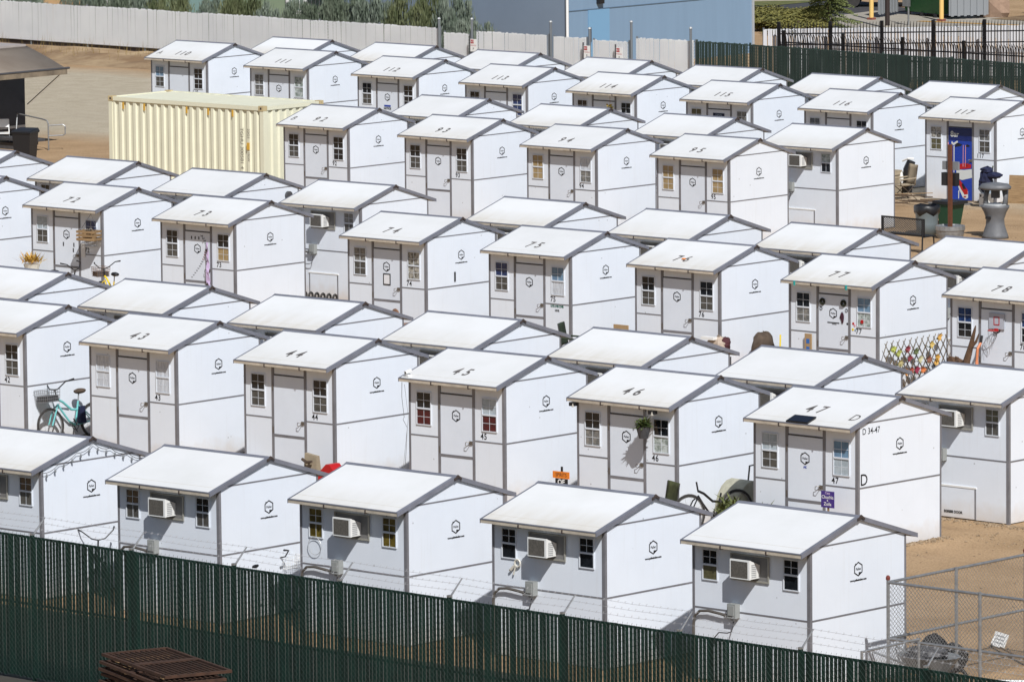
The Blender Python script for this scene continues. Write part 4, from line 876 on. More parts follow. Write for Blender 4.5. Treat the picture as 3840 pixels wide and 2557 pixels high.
tag(wd.build('dry_weeds', mat('dry grass', (.30, .21, .08), .9, var=.3)), 'dry straw coloured weeds on the bank by the pale fence', 'weeds', kind='stuff')

# ------------------------------------------------------------------ far parking corner
t = thing('waste_container', (-59.6, 92.6, 0), 'green metal waste container between yellow posts', 'dumpster'); M_DUMP = mat('green dumpster', (.015, .10, .025), .5, var=.15)
MB().hexa([(-.4, -.5, .15), (1.9, -1.3, .15), (2.3, -.2, .15), (0, .6, .15)], [(-.5, -.75, 1.4), (2.0, -1.6, 1.4), (2.4, .0, 1.4), (-.1, .9, 1.4)]).build('body', M_DUMP, t); MB().box(-.5, 2.3, -1.3, .6, 1.41, 1.5).build('lid', M_BLACK, t)
for i in range(3): MB().cyl((-.2+i*.9, -.55-i*.33, .0), (-.2+i*.9, -.55-i*.33, .16), .08).build('caster', M_BLACK, t)
M_YP = mat('yellow bollard', (.72, .48, .16), .5)
for x, y, lab in ((-59.36, 89.2, 'pale yellow bollard left of the waste container'), (-56.7, 90.1, 'pale yellow bollard right of the waste container')):
    t = thing('bollard', (x, y, 0), lab, 'bollard', 'pale yellow bollards by the waste container'); MB().cyl((0, 0, .0), (0, 0, 2.3), .085, n=12).build('shaft', M_YP, t); MB().box(-.12, .12, -.12, .12, 0, .09).build('footing', mat('brick red', (.22, .07, .045), .8), t)
M_GATE = mat('grey corrugated gate', (.26, .275, .29), .5, .2)
for (x, y, rz, n_, lab) in ((-59.75, 90.1, R(105), 7, 'grey ribbed enclosure gate left of the waste container'), (-56.95, 90.9, R(62), 6, 'grey ribbed enclosure gate right of the waste container')):
    t = thing('enclosure_gate', (x, y, 0), lab, 'gate', 'ribbed gates of the waste enclosure', rz)
    MB().box(-.02, n_*.27, -.02, .0, .15, 1.9).build('sheet', M_GATE, t)
    for i in range(n_): MB().box(i*.27+.05, i*.27+.16, -.06, -.021, .12, 1.9).build('rib', M_GATE, t)
t = thing('lamp_pole', (-56.1, 86.05, 0), 'dark brown pole rising beyond the black fence', 'pole'); MB().cyl((0, 0, 0), (0, 0, 5), .09, n=10).build('shaft', mat('dark brown pole', (.03, .02, .018), .5), t); MB().cyl((0, 0, 0), (0, 0, .12), .16, n=10).build('base', M_CONC, t)
t = thing('sign_pole', (-56.4, 87.7, 0), 'thin grey sign post before the green waste container', 'post'); MB().cyl((0, 0, 0), (0, 0, 2.4), .035).build('shaft', M_GALV, t); MB().box(-.25, .12, -.05, -.036, .72, 1.25).build('plate', M_GALV, t)
tag(MB().blob((-56.6, 93.1, .4), .8, .5, .9, .12, 2, 10, 7).build('boulder', mat('tan stone', (.30, .20, .14), .9, var=.15, bump=.4)), 'tan boulder beside the ribbed enclosure gate', 'rock')
tag(MB().quad((-57.4, 89.4, .02), (-52.5, 89.9, .02), (-52.6, 90.2, .02), (-57.3, 89.75, .02)).build('painted_line', mat('yellow kerb paint', (.5, .27, .04), .7)), None, kind='structure')
def far_car(name, loc, rz, mp, label):
    t = thing(name, loc, label, 'car', rz=rz)
    b = MB(); prof = [(-2.2, .35), (-2.25, .75), (-1.5, .95), (-.85, 1.42), (.55, 1.45), (1.35, .98), (2.1, .85), (2.2, .4)]
    b.extr([(x, -.85, z) for x, z in prof], (0, 1.7, 0)); b.build('body', mp, t)
    wn = MB()
    for s_ in (-.856, .852): wn.extr([(-1.25, s_, 1.0), (-.8, s_, 1.36), (.5, s_, 1.39), (1.1, s_, 1.0)], (0, .004, 0))
    wn.build('side_glass', mat('car glass', (.02, .05, .05), .08), t)
    MB().quad((1.32, -.72, 1.0), (1.32, .72, 1.0), (.6, .66, 1.45), (.6, -.66, 1.45)).build('windscreen', MATS['car glass'], t, loc=(.02, 0, .015))
    for x in (-1.4, 1.4):
        for y in (-.8, .8): MB().cyl((x, y-.1, .32), (x, y+.1, .32), .32, n=16).build('wheel', M_RUBBER, t)
    for y in (-.55, .55): MB().box(-1.0, .4, y-.02, y+.02, 1.46, 1.5).build('roof_rail', M_DGREY, t)
far_car('parked_car', (-54.6, 52.3, 0), R(2), mat('dark maroon paint', (.02, .006, .009), .2, coat=.6), 'dark maroon car half hidden behind the rearmost shelters')
far_car('parked_car', (-63.4, 95.4, 0), R(35), mat('red paint', (.22, .012, .015), .25, coat=.5), 'red car just showing beside the left yellow bollard')

# ------------------------------------------------------------------ bicycles
def bicycle(loc, rz, mframe, label, basket=None, lean=0.0, rw=.33, seat=M_BLACK, scale=1.0, top=True):
    t = thing('bicycle', loc, label, 'bicycle', 'bicycles left between the shelters', rz); t.rotation_euler[0] = lean; t.scale = (scale,)*3
    F, B = Vector((0, 0, rw)), Vector((1.08, 0, rw))          # front wheel at origin, bike runs along +x
    for nm, c in (('front', F), ('rear', B)):
        w = MB().torus(c, rw-.02, .024, (0, 1, 0), 28, 6).build('wheel', M_RUBBER, t); MB().torus(c, rw-.052, .011, (0, 1, 0), 28, 5).cyl(c-Vector((0, .04, 0)), c+Vector((0, .04, 0)), .025).build('rim', M_GALV, w)
        sp = MB()
        for i in range(14):
            a = i*math.pi/7; sp.cyl(c, c+Vector((math.cos(a)*(rw-.05), 0, math.sin(a)*(rw-.05))), .0022, n=3, cap=False)
        sp.build('spoke_set', M_GALV, w)
    bb, st, hd = Vector((.62, 0, .28)), Vector((.74, 0, .72)), Vector((.22, 0, .80))
    MB().tube([hd, (.35, 0, .74), (.55, 0, .58), (.70, 0, .56)], .024, 8).tube([hd-Vector((0, 0, .09)), (.33, 0, .55), (.48, 0, .36), bb], .02, 8).tube([bb, st], .018, 8).tube([bb, B+Vector((0, .05, 0))], .012).tube([bb, B-Vector((0, .05, 0))], .012).tube([st-Vector((0, 0, .08)), B+Vector((0, .05, 0))], .011).tube([st-Vector((0, 0, .08)), B-Vector((0, .05, 0))], .011).build('frame', mframe, t)
    for s_ in (-.055, .055): MB().tube([hd-Vector((0, 0, .1)), (.14, s_, .62), F+Vector((0, s_, 0))], .014, 6).build('fork_blade', mframe, t)
    MB().tube([hd, hd+Vector((-.035, 0, .17))], .016).build('stem', M_BLACK, t)
    for s_ in (-1, 1) if top else (): MB().tube([hd+Vector((-.035, 0, .17)), hd+Vector((-.06, s_*.12, .2)), hd+Vector((.0, s_*.28, .33)), hd+Vector((.16, s_*.34, .36))], [.012, .012, .012, .018], 6).build('handlebar', M_BLACK, t)
    if top: MB().tube([st, st+Vector((.03, 0, .14))], .014).build('seat_post', M_GALV, t); MB().blob(st+Vector((.06, 0, .18)), .14, .09, .05, .05, 1).build('saddle', seat, t, True)
    MB().torus(bb, .085, .008, (0, 1, 0), 20, 5).cyl(bb+Vector((0, .05, 0)), bb+Vector((.1, .07, -.13)), .01).cyl(bb-Vector((0, .05, 0)), bb+Vector((-.1, -.07, .13)), .01).build('crank', M_DGREY, t)
    if basket:
        b = MB(); x0, x1, w, z0, z1 = -.16, .14, .16, .78, 1.0
        for k in range(5):
            z = z0+(z1-z0)*k/4; e = .02*k/4; b.tube([(x0-e, -w-e, z), (x1+e, -w-e, z), (x1+e, w+e, z), (x0-e, w+e, z), (x0-e, -w-e, z)], .004, 4)
        for k in range(7):
            x = x0+(x1-x0)*k/6
            for s_ in (-w, w): b.cyl((x, s_, z0), (x, s_*1.1, z1), .003, n=3)
            y = -w+2*w*k/6; b.cyl((x0, y, z0), (x0-.02, y*1.1, z1), .003, n=3); b.cyl((x1, y, z0), (x1+.02, y*1.1, z1), .003, n=3); b.cyl((x0, y, z0), (x1, y, z0), .003, n=3)
        b.build('basket', basket, t); 
        if basket is not M_WHITE: MB().box(x0+.01, x1-.01, -w+.01, w-.01, z0+.004, z0+.11).build('basket_load', M_DGREY, t)
    return t
bk = bicycle((.14, -12.52, 0), R(88), M_TEAL, 'turquoise cruiser bicycle with wire basket beside shelter 43', M_GALV, lean=R(-6), seat=M_BROWNF, scale=1.1)
MB().box(.72, .86, -.05, .05, .30, .62).build('battery', M_NAVY, bk)
bicycle((14.83, -25.7, 0), R(150), M_BLACK, 'dark bicycle whose handlebar tops the green fence')
bicycle((18.55, -24.9, 0), R(-95), M_DGREY, 'bicycle with white wire basket behind the green fence', M_WHITE)
bicycle((18.3, -13.95, 0), R(75), M_BLACK, 'black bicycle frame with big front wheel beside the hanging pot shelter', rw=.38, top=False)
bicycle((-15.9, 4.85, 0), R(-20), M_YELLOW, 'yellow and black bicycle beside the wooden crate shelter', mat('brown basket', (.20, .11, .06), .8))
bicycle((-15.9, 4.2, 0), R(190), M_GREY, 'grey bicycle at the corner below the hanging crate')

# ------------------------------------------------------------------ seats
def camp_chair(loc, rz, mf, label, h=.85, mleg=M_DGREY):
    t = thing('camp_chair', loc, label, 'chair', 'folding camp chairs by the shelters', rz)
    for sx_ in (-.26, .26):
        MB().tube([(sx_, -.25, 0), (sx_, .22, .42), (sx_, .30, h)], .011, 5).build('leg', mleg, t); MB().tube([(sx_, .27, 0), (sx_*1.05, -.24, .44), (sx_*1.05, -.22, .56)], .011, 5).build('leg', mleg, t); MB().tube([(sx_*1.05, -.24, .57), (sx_, .25, .6)], .022, 6).build('arm', mf, t)
    s_ = MB(); n = 6
    for i in range(n+1):
        for j in range(n+1):
            u, v = i/n, j/n; s_.v.append((-.25+.5*u, -.24+.44*v, .42-.05*math.sin(u*math.pi)*math.sin(v*math.pi)))
    s_.f = [(i*(n+1)+j, (i+1)*(n+1)+j, (i+1)*(n+1)+j+1, i*(n+1)+j+1) for i in range(n) for j in range(n)]
    o = s_.build('seat', mf, t, True); o.modifiers.new('t', 'SOLIDIFY').thickness = .012
    b = MB()
    for i in range(n+1):
        for j in range(n+1):
            u, v = i/n, j/n; b.v.append((-.26+.52*u, .2+.10*v+.05*math.sin(u*math.pi), .42+(h-.42)*v+(.03*abs(u-.5) if j == n else 0)))
    b.f = s_.f[:]; o = b.build('backrest', mf, t, True); o.modifiers.new('t', 'SOLIDIFY').thickness = .012
    return t
camp_chair((17.85, -14.25, 0), R(-25), M_OLIVE, 'olive camp chair before the hanging pot shelter', .95)
camp_chair((-16.5, 36.7, 0), R(-25), M_TAN, 'tan and brown camp chair beside the blue picture door', .95, M_BROWNF)
camp_chair((.1, 3.75, 0), R(115), mat('dark green fabric', (.018, .03, .016), .85, var=.3), 'dark green camp chair at the corner with green lettering', .9)
t = thing('chair', (-5.35, 4.1, 0), 'brown plastic chair before the framed notice door', 'chair', rz=R(160))
for x in (-.2, .2):
    for y in (-.2, .2): MB().cyl((x, y, 0), (x*.9, y*.9, .43), .014).build('leg', M_GALV, t)
M_BRPL = mat('brown plastic', (.22, .115, .065), .5)
MB().box(-.22, .22, -.22, .22, .43, .46).build('seat', M_BRPL, t); MB().blob((0, .22, .66), .21, .04, .17, .03, 1, 14, 8).build('backrest', M_BRPL, t, True)
bn = thing('bench', (-8.2, 26.1, 0), 'black perforated metal bench beyond the seventies row', 'bench', rz=R(-4))
pb = MB(); L_ = 1.5; pb.box(-.75, .75, 0, .015, .86, .9); pb.box(-.75, .75, 0, .015, .45, .48); pb.box(-.75, -.71, 0, .015, .48, .86); pb.box(.71, .75, 0, .015, .48, .86)
for i in range(-8, 26): 
    for s_ in (1, -1):
        xa = -.71+i*.057; xb = xa+.38; z0, z1 = (.48, .86) if s_ > 0 else (.86, .48)
        ta, tb = max(0, (-.71-xa)/.38), min(1, (.71-xa)/.38)
        if tb > ta: pb.cyl((xa+.38*ta, .008, z0+(z1-z0)*ta), (xa+.38*tb, .008, z0+(z1-z0)*tb), .009, n=4)
pb.build('backrest', M_BLACK, bn); sb = MB()
for i in range(9): sb.box(-.75, .75, .02+i*.05, .05+i*.05, .43, .45)
sb.build('seat', M_BLACK, bn)
for x in (-.68, .68): MB().tube([(x, -.02, 0), (x, 0, .45), (x, 0, .88)], .022).tube([(x, .45, 0), (x, .42, .43), (x, 0, .43)], .022).build('leg', M_BLACK, bn)

# ------------------------------------------------------------------ yard corner by the blue door
k117 = HOUSE['117']; M_BLUED = M_BLUE
DX0, DX1 = .79, 1.64
pic = MB().box(DX0, DX1, -.0085, -.0045, .03, 2.014).build('door_picture', M_BLUE, k117)
MB().box(DX0, DX1, -.0105, -.009, 1.66, 2.01).build('picture_top', M_BLUE2, pic)
def poly(pts, m, y=-.013, name='picture_shape'): 
    o = MB().extr([(DX0+x, y, z) for x, z in pts], (0, .0015, 0)).build(name, m, pic); return o
poly([(.25, 1.48), (.46, 1.52), (.50, 1.56), (.36, 1.60), (.27, 1.57)], M_BLACK); poly([(.58, 1.52), (.70, 1.50), (.78, 1.53), (.68, 1.58)], M_BLACK)
poly([(.30, .86), (.80, .92), (.82, 1.02), (.60, 1.06), (.42, 1.02), (.31, 1.04)], M_RED); poly([(.29, .62), (.50, .58), (.84, .66), (.83, .90), (.56, .86), (.30, .86)], M_CREAM)
poly([(.28, .58), (.40, .57), (.55, .44), (.70, .28), (.70, .10), (.62, .06), (.52, .10), (.40, .30)], M_CREAM); poly([(.31, .585), (.42, .575), (.58, .42), (.69, .32), (.695, .20), (.58, .18), (.46, .33)], M_RED, -.016); poly([(.48, .46), (.52, .50), (.60, .40), (.64, .34), (.54, .33)], M_BLACK, -.019)
poly([(.36, .28), (.40, .30), (.385, .06), (.36, .06)], M_CREAM); poly([(.55, .14), (.64, .145), (.64, .11), (.56, .105)], M_RED, -.019)
poly([(.20, 1.50), (.235, 1.52), (.225, .75), (.20, .74)], M_CREAM)
for x in (.52, .60): poly([(x, .95), (x+.02, .95), (x+.03, 1.55), (x+.01, 1.55)], M_PINK, -.016)
for i, (z, m) in enumerate(((1.50, M_PINK), (1.25, mat('lime', (.35, .45, .05), .5)), (1.0, mat('aqua', (.10, .50, .60), .5)), (.75, M_PINK), (.5, MATS['lime']), (.25, M_PINK))): poly([(.0, z-.1), (.035, z-.1), (.035, z+.1), (.0, z+.1)], m, -.016)
link('lettering', text_mesh('8ar', .22, M_CREAM, 'front', bold=.004), pic, (DX0+.24, -.0135, 1.83)); poly([(.12, 1.58), (.2, 1.52), (.36, 1.62), (.33, 1.66), (.2, 1.59), (.14, 1.64)], M_CREAM)
# other notices on doors
def notice(hk, x, z, w, h, m, name='notice', y=-.012): return MB().box(x-w/2, x+w/2, y, y+.005, z-h/2, z+h/2).build(name, m, HOUSE[hk])
nb = notice('112', 1.21, 1.36, .26, .05, M_BLUE); link('lettering', text_mesh('NOTICE', .08, M_INK, 'front', bold=.003), HOUSE['112'], (1.21, -.012, 1.28)); notice('112', 1.21, 1.07, .30, .025, M_BLUE)
notice('115', 1.21, 1.86, .42, .12, M_NAVY); link('lettering', text_mesh('OPEN', .09, M_LBLUE, 'front'), HOUSE['115'], (1.21, -.014, 1.86))
nf = notice('74', 1.22, 1.33, .23, .27, M_BLACK, 'notice_frame'); notice('74', 1.22, 1.33, .17, .21, M_PAPER, 'notice_sheet', -.016)
link('wall_lettering', text_mesh('KATE LOVES COVER', .068, mat('green ink', (.03, .13, .09), .6), 'front', sx=.62, bold=.004), HOUSE['75'], (2.03, -.004, 1.125)); link('wall_lettering', text_mesh('NEVER', .07, M_INK, 'front', sx=.62, bold=.002), HOUSE['75'], (2.03, -.004, 1.03))
MB().box(W+.002, W+.02, .95, .99, 1.28, 1.50).build('dark_bar', M_BLACK, HOUSE['74'])
for x in (.92, 1.50): MB().torus((x, -.02, 1.86), .05, .03, (0, 1, 0), 16, 6).build('wreath', mat('wreath', (.02, .022, .012), .9, var=.4), HOUSE['77'])
for x, z in ((.88, 1.71), (1.58, 1.71)): MB().torus((x, -.012, z), .035, .007, (0, 1, 0), 8, 4).build('sticker', M_DGREY, HOUSE['77'])
MB().blob((1.47, -.02, 1.55), .05, .012, .1, .4, 3, 8, 6).build('sticker', mat('maroon print', (.05, .012, .025), .7), HOUSE['77']); MB().box(1.05, 1.38, -.007, -.0045, 1.405, 1.43).box(1.18, 1.30, -.007, -.0045, 1.38, 1.395).build('door_lettering', M_INK, HOUSE['77'])
for x, z, m in ((1.76, 1.44, M_RED), (1.80, 1.40, M_PINK), (1.75, 1.31, M_YELLOW), (1.82, 1.30, M_LBLUE), (1.60, 1.42, M_DGREY)): MB().cyl((x, -.006, z), (x, .0, z), .028, n=10).build('sticker', m, HOUSE['77'])
MB().cyl((2.02, -.03, 1.50), (2.02, -.027, 1.50), .045, n=8).build('stop_sticker', M_RED, HOUSE['77'])
for x in (.35, 1.78): MB().box(x-.02, x+.02, -OY-.03, -OY-.015, 2.19, 2.29).build('clip', mat('teal clip', (.02, .35, .33), .4), HOUSE['77'])
rr = random.Random(4); M_BFLY = mat('butterfly print', (.03, .03, .035), .6); M_BFLY2 = mat('red butterfly', (.22, .03, .035), .6)
for i in range(19):
    u = i/18; x = 1.53-.0*u; z = 1.93-1.0*u; x = .80+.22+.46*math.sin((1-u)*2.2)*1.0 if u > .35 else 1.36+.15*math.sin(u*6)
    x = min(1.56, x); s_ = .035*(1-.4*u); m = M_BFLY2 if .3 < u < .6 else M_BFLY; a = rr.uniform(-.6, .6)
    MB().quad((x, -.007, z), (x-s_*1.2*math.cos(a), -.007, z+s_), (x-s_*.8, -.007, z-s_*.9)).quad((x, -.007, z), (x+s_*.9, -.007, z-s_*.7), (x+s_*1.1, -.007, z+s_*math.cos(a))).build('sticker', m, HOUSE['73'])
for x in (1.02, 1.14, 1.26): MB().box(x-.018, x+.018, -.007, -.0045, 1.84, 1.91).build('sticker', M_BFLY, HOUSE['73'])
bn_ = MB(); 
for i in range(13):
    u = i/12; z = 1.80-1.22*u; w = .035+.05*u; y = -.09-.01*math.sin(i*1.1); bn_.v += [(1.62-w*.6, y, z), (1.62+w, y-.02*math.sin(i*2.), z)]
bn_.f = [(2*i, 2*i+1, 2*i+3, 2*i+2) for i in range(12)]
b_ = thing('banner', (POS['73'][0], POS['73'][1], 0), 'lilac cloth banner with dark prints hanging beside the butterfly door', 'banner'); o = bn_.build('cloth', M_LILAC, b_); o.modifiers.new('t', 'SOLIDIFY').thickness = .006
for z, s_ in ((1.62, .035), (1.35, .02), (.78, .06), (.70, .04)): MB().blob((1.64, -.125, z), s_*.8, .006, s_, .5, int(z*50), 7, 5).build('print', M_CAP if z > .75 else M_BROWNF, b_)
for x, z in ((1.10, 1.38), (1.46, 1.38), (1.44, 1.25)): MB().box(x-.02, x+.02, -.007, -.0045, z-.05, z+.05).build('sticker', M_DGREY, HOUSE['72'])
MB().torus((1.22, -.0, 0), .04, .012, (0, 0, 1), 14, 5).build('orange_ring', M_ORANGE, HOUSE['76'], loc=(.0, .22, zt(.22)+.012))
link('side_lettering', text_mesh('D 34-47', .16, M_INK, 'right', sx=.95, bold=.001, align='LEFT'), HOUSE['47'], (W+.003, .12, 2.19)); link('side_lettering', text_mesh('D', .30, M_INK, 'right', bold=.002), HOUSE['47'], (W+.003, .17, 1.31))
link('door_lettering', text_mesh('AK', .06, M_BLUE, 'front', bold=.003), HOUSE['47'], (1.21, -.0066, 1.46))

# ------------------------------------------------------------------ things on or at the shelters
x0, y0 = POS['47']
sp = thing('solar_panel', (x0+1.22, y0-.02, zt(-.02)+.02), 'small black solar panel on the roof edge of shelter 47', 'solar panel'); sp.rotation_euler = (math.atan(SL), 0, R(0))
MB().box(-.25, .25, -.25, .03, 0, .02).build('frame', M_BLACK, sp); MB().box(-.23, .23, -.23, .01, .0202, .024).build('cells', mat('solar cells', (.010, .012, .02), .15), sp)
t = thing('yard_sign', (x0+1.96, y0-.28, 0), 'purple hand lettered sign on a stake by the solar panel shelter', 'sign'); MB().box(-.15, .15, -.012, .0, .82, 1.12).build('board', M_PURPLE, t); MB().box(-.018, .018, .001, .018, 0, 1.0).build('stake', M_WOOD, t)
for s_, z, q in (('Casa', 1.085, .06), ('Chuchis', 1.01, .085), ('&', .95, .05), ('Zoila', .885, .085)): link('lettering', text_mesh(s_, q, M_LILAC if z > 1.05 else M_WHITE, 'front', bold=.001), t, (0, -.0135, z))
x0, y0 = POS['46']
t = thing('plank_sign', (x0-.1, y0-.35, 0), 'orange and black plank sign reading OF at the hanging pot shelter', 'sign', rz=R(3))
MB().box(-.02, .02, .0, .02, 0, .98).build('stake', M_BLACK, t); a = MB().box(-.20, .19, -.016, -.001, .76, .89).build('plank', M_ORANGE, t); b = MB().box(-.14, .15, -.016, -.001, .62, .755).build('plank', M_BLACK, t); MB().box(-.06, .2, -.016, -.001, .50, .60).build('plank', M_ORANGE, t)
link('lettering', text_mesh('SPIRITS', .10, M_INK, 'front', sx=.85), t, (0, -.0175, .825)); link('lettering', text_mesh('OF', .13, M_WHITE, 'front', bold=.004), t, (.0, -.0175, .69))
def leaves(n, r_, h, seed, mname, lw=.03, droop=.3, spread=1.0):
    rr = random.Random(seed); b = MB()
    for i in range(n):
        a = rr.uniform(0, 6.283); u = rr.random(); L = r_*rr.uniform(.5, 1.2); d = Vector((math.cos(a)*spread, math.sin(a)*spread, rr.uniform(-droop, 1.0))).normalized(); p = Vector((rr.gauss(0, r_*.3), rr.gauss(0, r_*.3), rr.uniform(0, h)))
        s_ = d.cross(Vector((rr.gauss(0, .3), rr.gauss(0, .3), 1))).normalized()*lw; b.quad(p-s_*.3, p+d*L*.5-s_, p+d*L, p+d*L*.5+s_)
    return b
hp = thing('hanging_pot', (x0+1.88, y0-.30, 0), 'grey hanging pot with trailing green plant under the eave', 'flower pot')
MB().lathe([(.085, 1.68), (.14, 1.88), (.15, 1.90), (.13, 1.89)], 14).build('pot', M_DGREY, hp); leaves(300, .16, .1, 4, '', .018, .6).build('plant', mat('pot leaves', (.04, .07, .015), .7, c2=(.12, .15, .04), scale=8), hp, loc=(0, 0, 1.89))
MB().cyl((0, .05, 1.9), (0, .08, 2.24), .004, n=4).cyl((-.12, 0, 1.9), (0, .08, 2.2), .003, n=3).cyl((.12, 0, 1.9), (0, .08, 2.2), .003, n=3).build('hanger', M_DGREY, hp)
for x, lab in ((.12, 'black spotlight under the left eave end of shelter 46'), (2.06, 'black spotlight under the right eave end of shelter 46')):
    t = thing('spotlight', (x0+x, y0-.22, 2.17), lab, 'lamp', 'spotlights under the eave'); MB().box(-.07, .05, -.08, .05, -.035, .035).build('housing', M_BLACK, t); MB().extr([(.0, -.085, -.05), (.06, -.085, -.05), (.03, -.085, .02)], (0, .01, 0)).build('lens', M_OFFW, t)
st_ = thing('pushchair', (18.35, -12.45, 0), 'beige fabric bicycle trailer with black handle behind the front row', 'pushchair', rz=R(85))
bd = MB(); n = 10
for i in range(n+1):
    a = math.pi*i/n; bd.v += [(-.45*math.cos(a), -.28, .25+.62*math.sin(a)), (-.45*math.cos(a), .28, .25+.62*math.sin(a))]
bd.f = [(2*i, 2*i+1, 2*i+3, 2*i+2) for i in range(n)]+[tuple(2*i for i in range(n+1)), tuple(2*i+1 for i in range(n, -1, -1))]
bd.build('canopy', mat('khaki mesh', (.36, .35, .27), .8, var=.2, scale=6), st_); MB().box(.22, .5, -.29, .29, .3, .70).build('boot', M_BLACK, st_); MB().tube([(.4, -.25, .7), (.45, -.25, 1.05), (.5, 0, 1.12), (.45, .25, 1.05), (.4, .25, .7)], .018).build('push_bar', M_BLACK, st_)
for y in (-.34, .34): MB().torus((.1, y, .24), .22, .025, (0, 1, 0)).build('wheel', M_RUBBER, st_)
M_PLG = mat('weedy leaves', (.06, .085, .02), .7, c2=(.17, .18, .06), scale=8)
for i, (x, y, h, lab) in enumerate(((19.55, -14.3, .8, 'green bushy plant at the corner of shelter 47'), (20.35, -14.3, .72, 'yellowish leafy plant below the left window of shelter 47'))):
    t = thing('plant', (x, y, 0), lab, 'plant'); MB().lathe([(.14, 0), (.18, .3), (.16, .3)], 12).build('pot', M_BROWN, t); leaves(420, .26, h-.35, 30+i, '', .02, .4, .9).build('foliage', M_PLG, t, loc=(0, 0, .3))
x0, y0 = POS['44']
t = thing('carrier_bag', (8.62, -13.75, 0), 'tan sack with dark straps leaning below the plain door', 'bag'); MB().hexa([(-.17, -.1, 0), (.17, -.1, 0), (.17, .1, 0), (-.17, .1, 0)], [(-.19, -.03, .66), (.13, -.03, .62), (.13, .05, .62), (-.19, .05, .66)]).build('sack', M_TAN, t)
MB().tube([(-.18, -.11, .55), (-.05, -.13, .50), (.08, -.12, .52)], .03).tube([(.02, -.13, .48), (-.08, -.13, .3)], .02).build('strap', M_BROWNF, t)
t = thing('red_seat', (9.38, -14.15, 0), 'rounded red plastic seat beside the tan sack', 'seat'); MB().extr([(-.24, -.02, .36), (-.02, -.02, .56), (.06, -.02, .56), (.24, -.02, .38), (.1, -.02, .14), (-.24, -.02, .14)], (0, .3, 0)).build('shell', M_RED, t); MB().box(-.18, .18, -.18, .18, 0, .12).build('base', M_LGREY, t)
t = thing('step_box', (6.42, -13.55, 0), 'low white box at the foot of the plain door shelter', 'box'); MB().box(-.12, .3, -.12, .12, 0, .26).build('body', M_WHITE, t); MB().box(-.13, .31, -.13, .13, .261, .29).build('lid', M_WHITE, t)
x0, y0 = POS['45']
t = thing('security_camera', (x0+.1, y0-.14, zt(-.14)), 'white security camera on the roof corner of the red cloth shelter', 'camera'); MB().box(-.05, .05, -.05, .05, 0, .03).build('base', M_WHITE, t); MB().cyl((0, -.07, .07), (.02, .06, .10), .035, n=10).build('body', M_WHITE, t); MB().cyl((0, -.075, .07), (0, -.071, .07), .02, n=8).build('lens', M_BLACK, t)
t = thing('hanging_cable', (x0, y0, 0), 'thin loose cables hanging at the left edge of the red cloth shelter', 'cable')
MB().tube([(.0, -.2, 2.2), (-.1, -.1, 1.9), (-.08, -.06, 1.5), (-.12, -.05, 1.45), (-.03, -.03, 1.3), (-.06, -.03, .9), (-.1, -.03, .5), (.0, -.05, .1)], .005, 4).build('wire', M_GREY, t); MB().tube([(.02, -.15, 2.15), (.0, -.03, 1.5), (-.1, -.05, .7), (-.15, -.05, .3)], .004, 4).build('wire', M_GREY, t)
# string lights on the left front shelter
x0, y0 = POS['E1']
t = thing('string_lights', (x0, y0, 0), 'string of small bulbs along the gable at the left edge', 'lights')
pts = []
for i in range(25):
    u = i/24; y = -.05+(D+.1)*u; pts.append((W+.05, y, zt(y)-.10-.05*abs(math.sin(u*math.pi*6))-.10*(1-abs(2*u-1))*0))
MB().tube(pts, .006, 4).build('cord', M_DGREY, t)
for p_ in pts[1::2]: MB().lathe([(.012, -.02), (.02, -.05), (.018, -.075), (.004, -.09)], 6, p_).build('bulb', M_GREY, t)
x0, y0 = POS['E4']; t = thing('ribbon', (x0+.55, y0, 1.58), 'pale ribbon tied below the left window of a front shelter', 'ribbon'); MB().torus((.02, -.03, 0), .06, .016, (0, 1, 0), 14, 5).build('loop', M_OFFW, t); MB().tube([(-.03, -.03, -.03), (-.12, -.04, -.12), (-.16, -.03, -.14)], [.02, .025, .01], 5).tube([(-.02, -.03, -.05), (-.07, -.03, -.2)], .014, 5).build('tail', M_OFFW, t)
x0, y0 = POS['E3']; t = thing('net_bag', (x0+.37, y0-.05, 1.5), 'pale net bag hanging below a yellowish front shelter window', 'bag'); MB().torus((0, 0, .0), .15, .005, (0, 1, 0), 18, 5).build('rim', M_LGREY, t)
# crate, potted plant at shelter 72
x0, y0 = POS['72']
t = thing('hanging_crate', (x0+2.30, y0-.32, 1.58), 'slatted wooden crate hung on cords at a shelter corner', 'crate', rz=R(12))
for z in (0, .09, .18):
    for y in (-.16, .16): MB().box(-.26, .26, y-.008, y+.008, z, z+.055).build('slat', M_WOOD, t)
    for x in (-.25, .25): MB().box(x-.008, x+.008, -.15, .15, z, z+.055).build('slat', M_WOOD, t)
MB().box(-.25, .25, -.15, .15, -.012, -.001).build('bottom', M_WOOD, t); leaves(120, .12, .05, 9, '', .012, .2).build('dry_plant', mat('grey twigs', (.22, .19, .15), .9), t, loc=(0, 0, .18))
for x in (-.25, .25): MB().cyl((x, 0, .22), (0, .1, .62), .005, n=4).build('cord', M_DGREY, t)
t = thing('potted_plant', (x0+.5, y0-.5, 0), 'orange spiky plant in a pale pot left of the crate shelter door', 'plant'); MB().box(-.3, .3, -.2, .2, 0, .72).build('stand', M_OFFW, t); MB().lathe([(.15, .721), (.2, .88), (.21, .9), (.18, .9)], 14).build('pot', M_OFFW, t)
leaves(160, .3, .06, 12, '', .016, -.2, .6).build('plant', mat('orange leaves', (.50, .20, .03), .7, c2=(.45, .35, .06), scale=8), t, loc=(0, 0, .9))
tag(MB().box(x0+1.72, x0+1.86, y0-.03, y0-.008, 1.12, 1.45).build('plastic_bag', M_WHITE), 'white plastic bag on the door handle beside the hanging crate', 'bag')
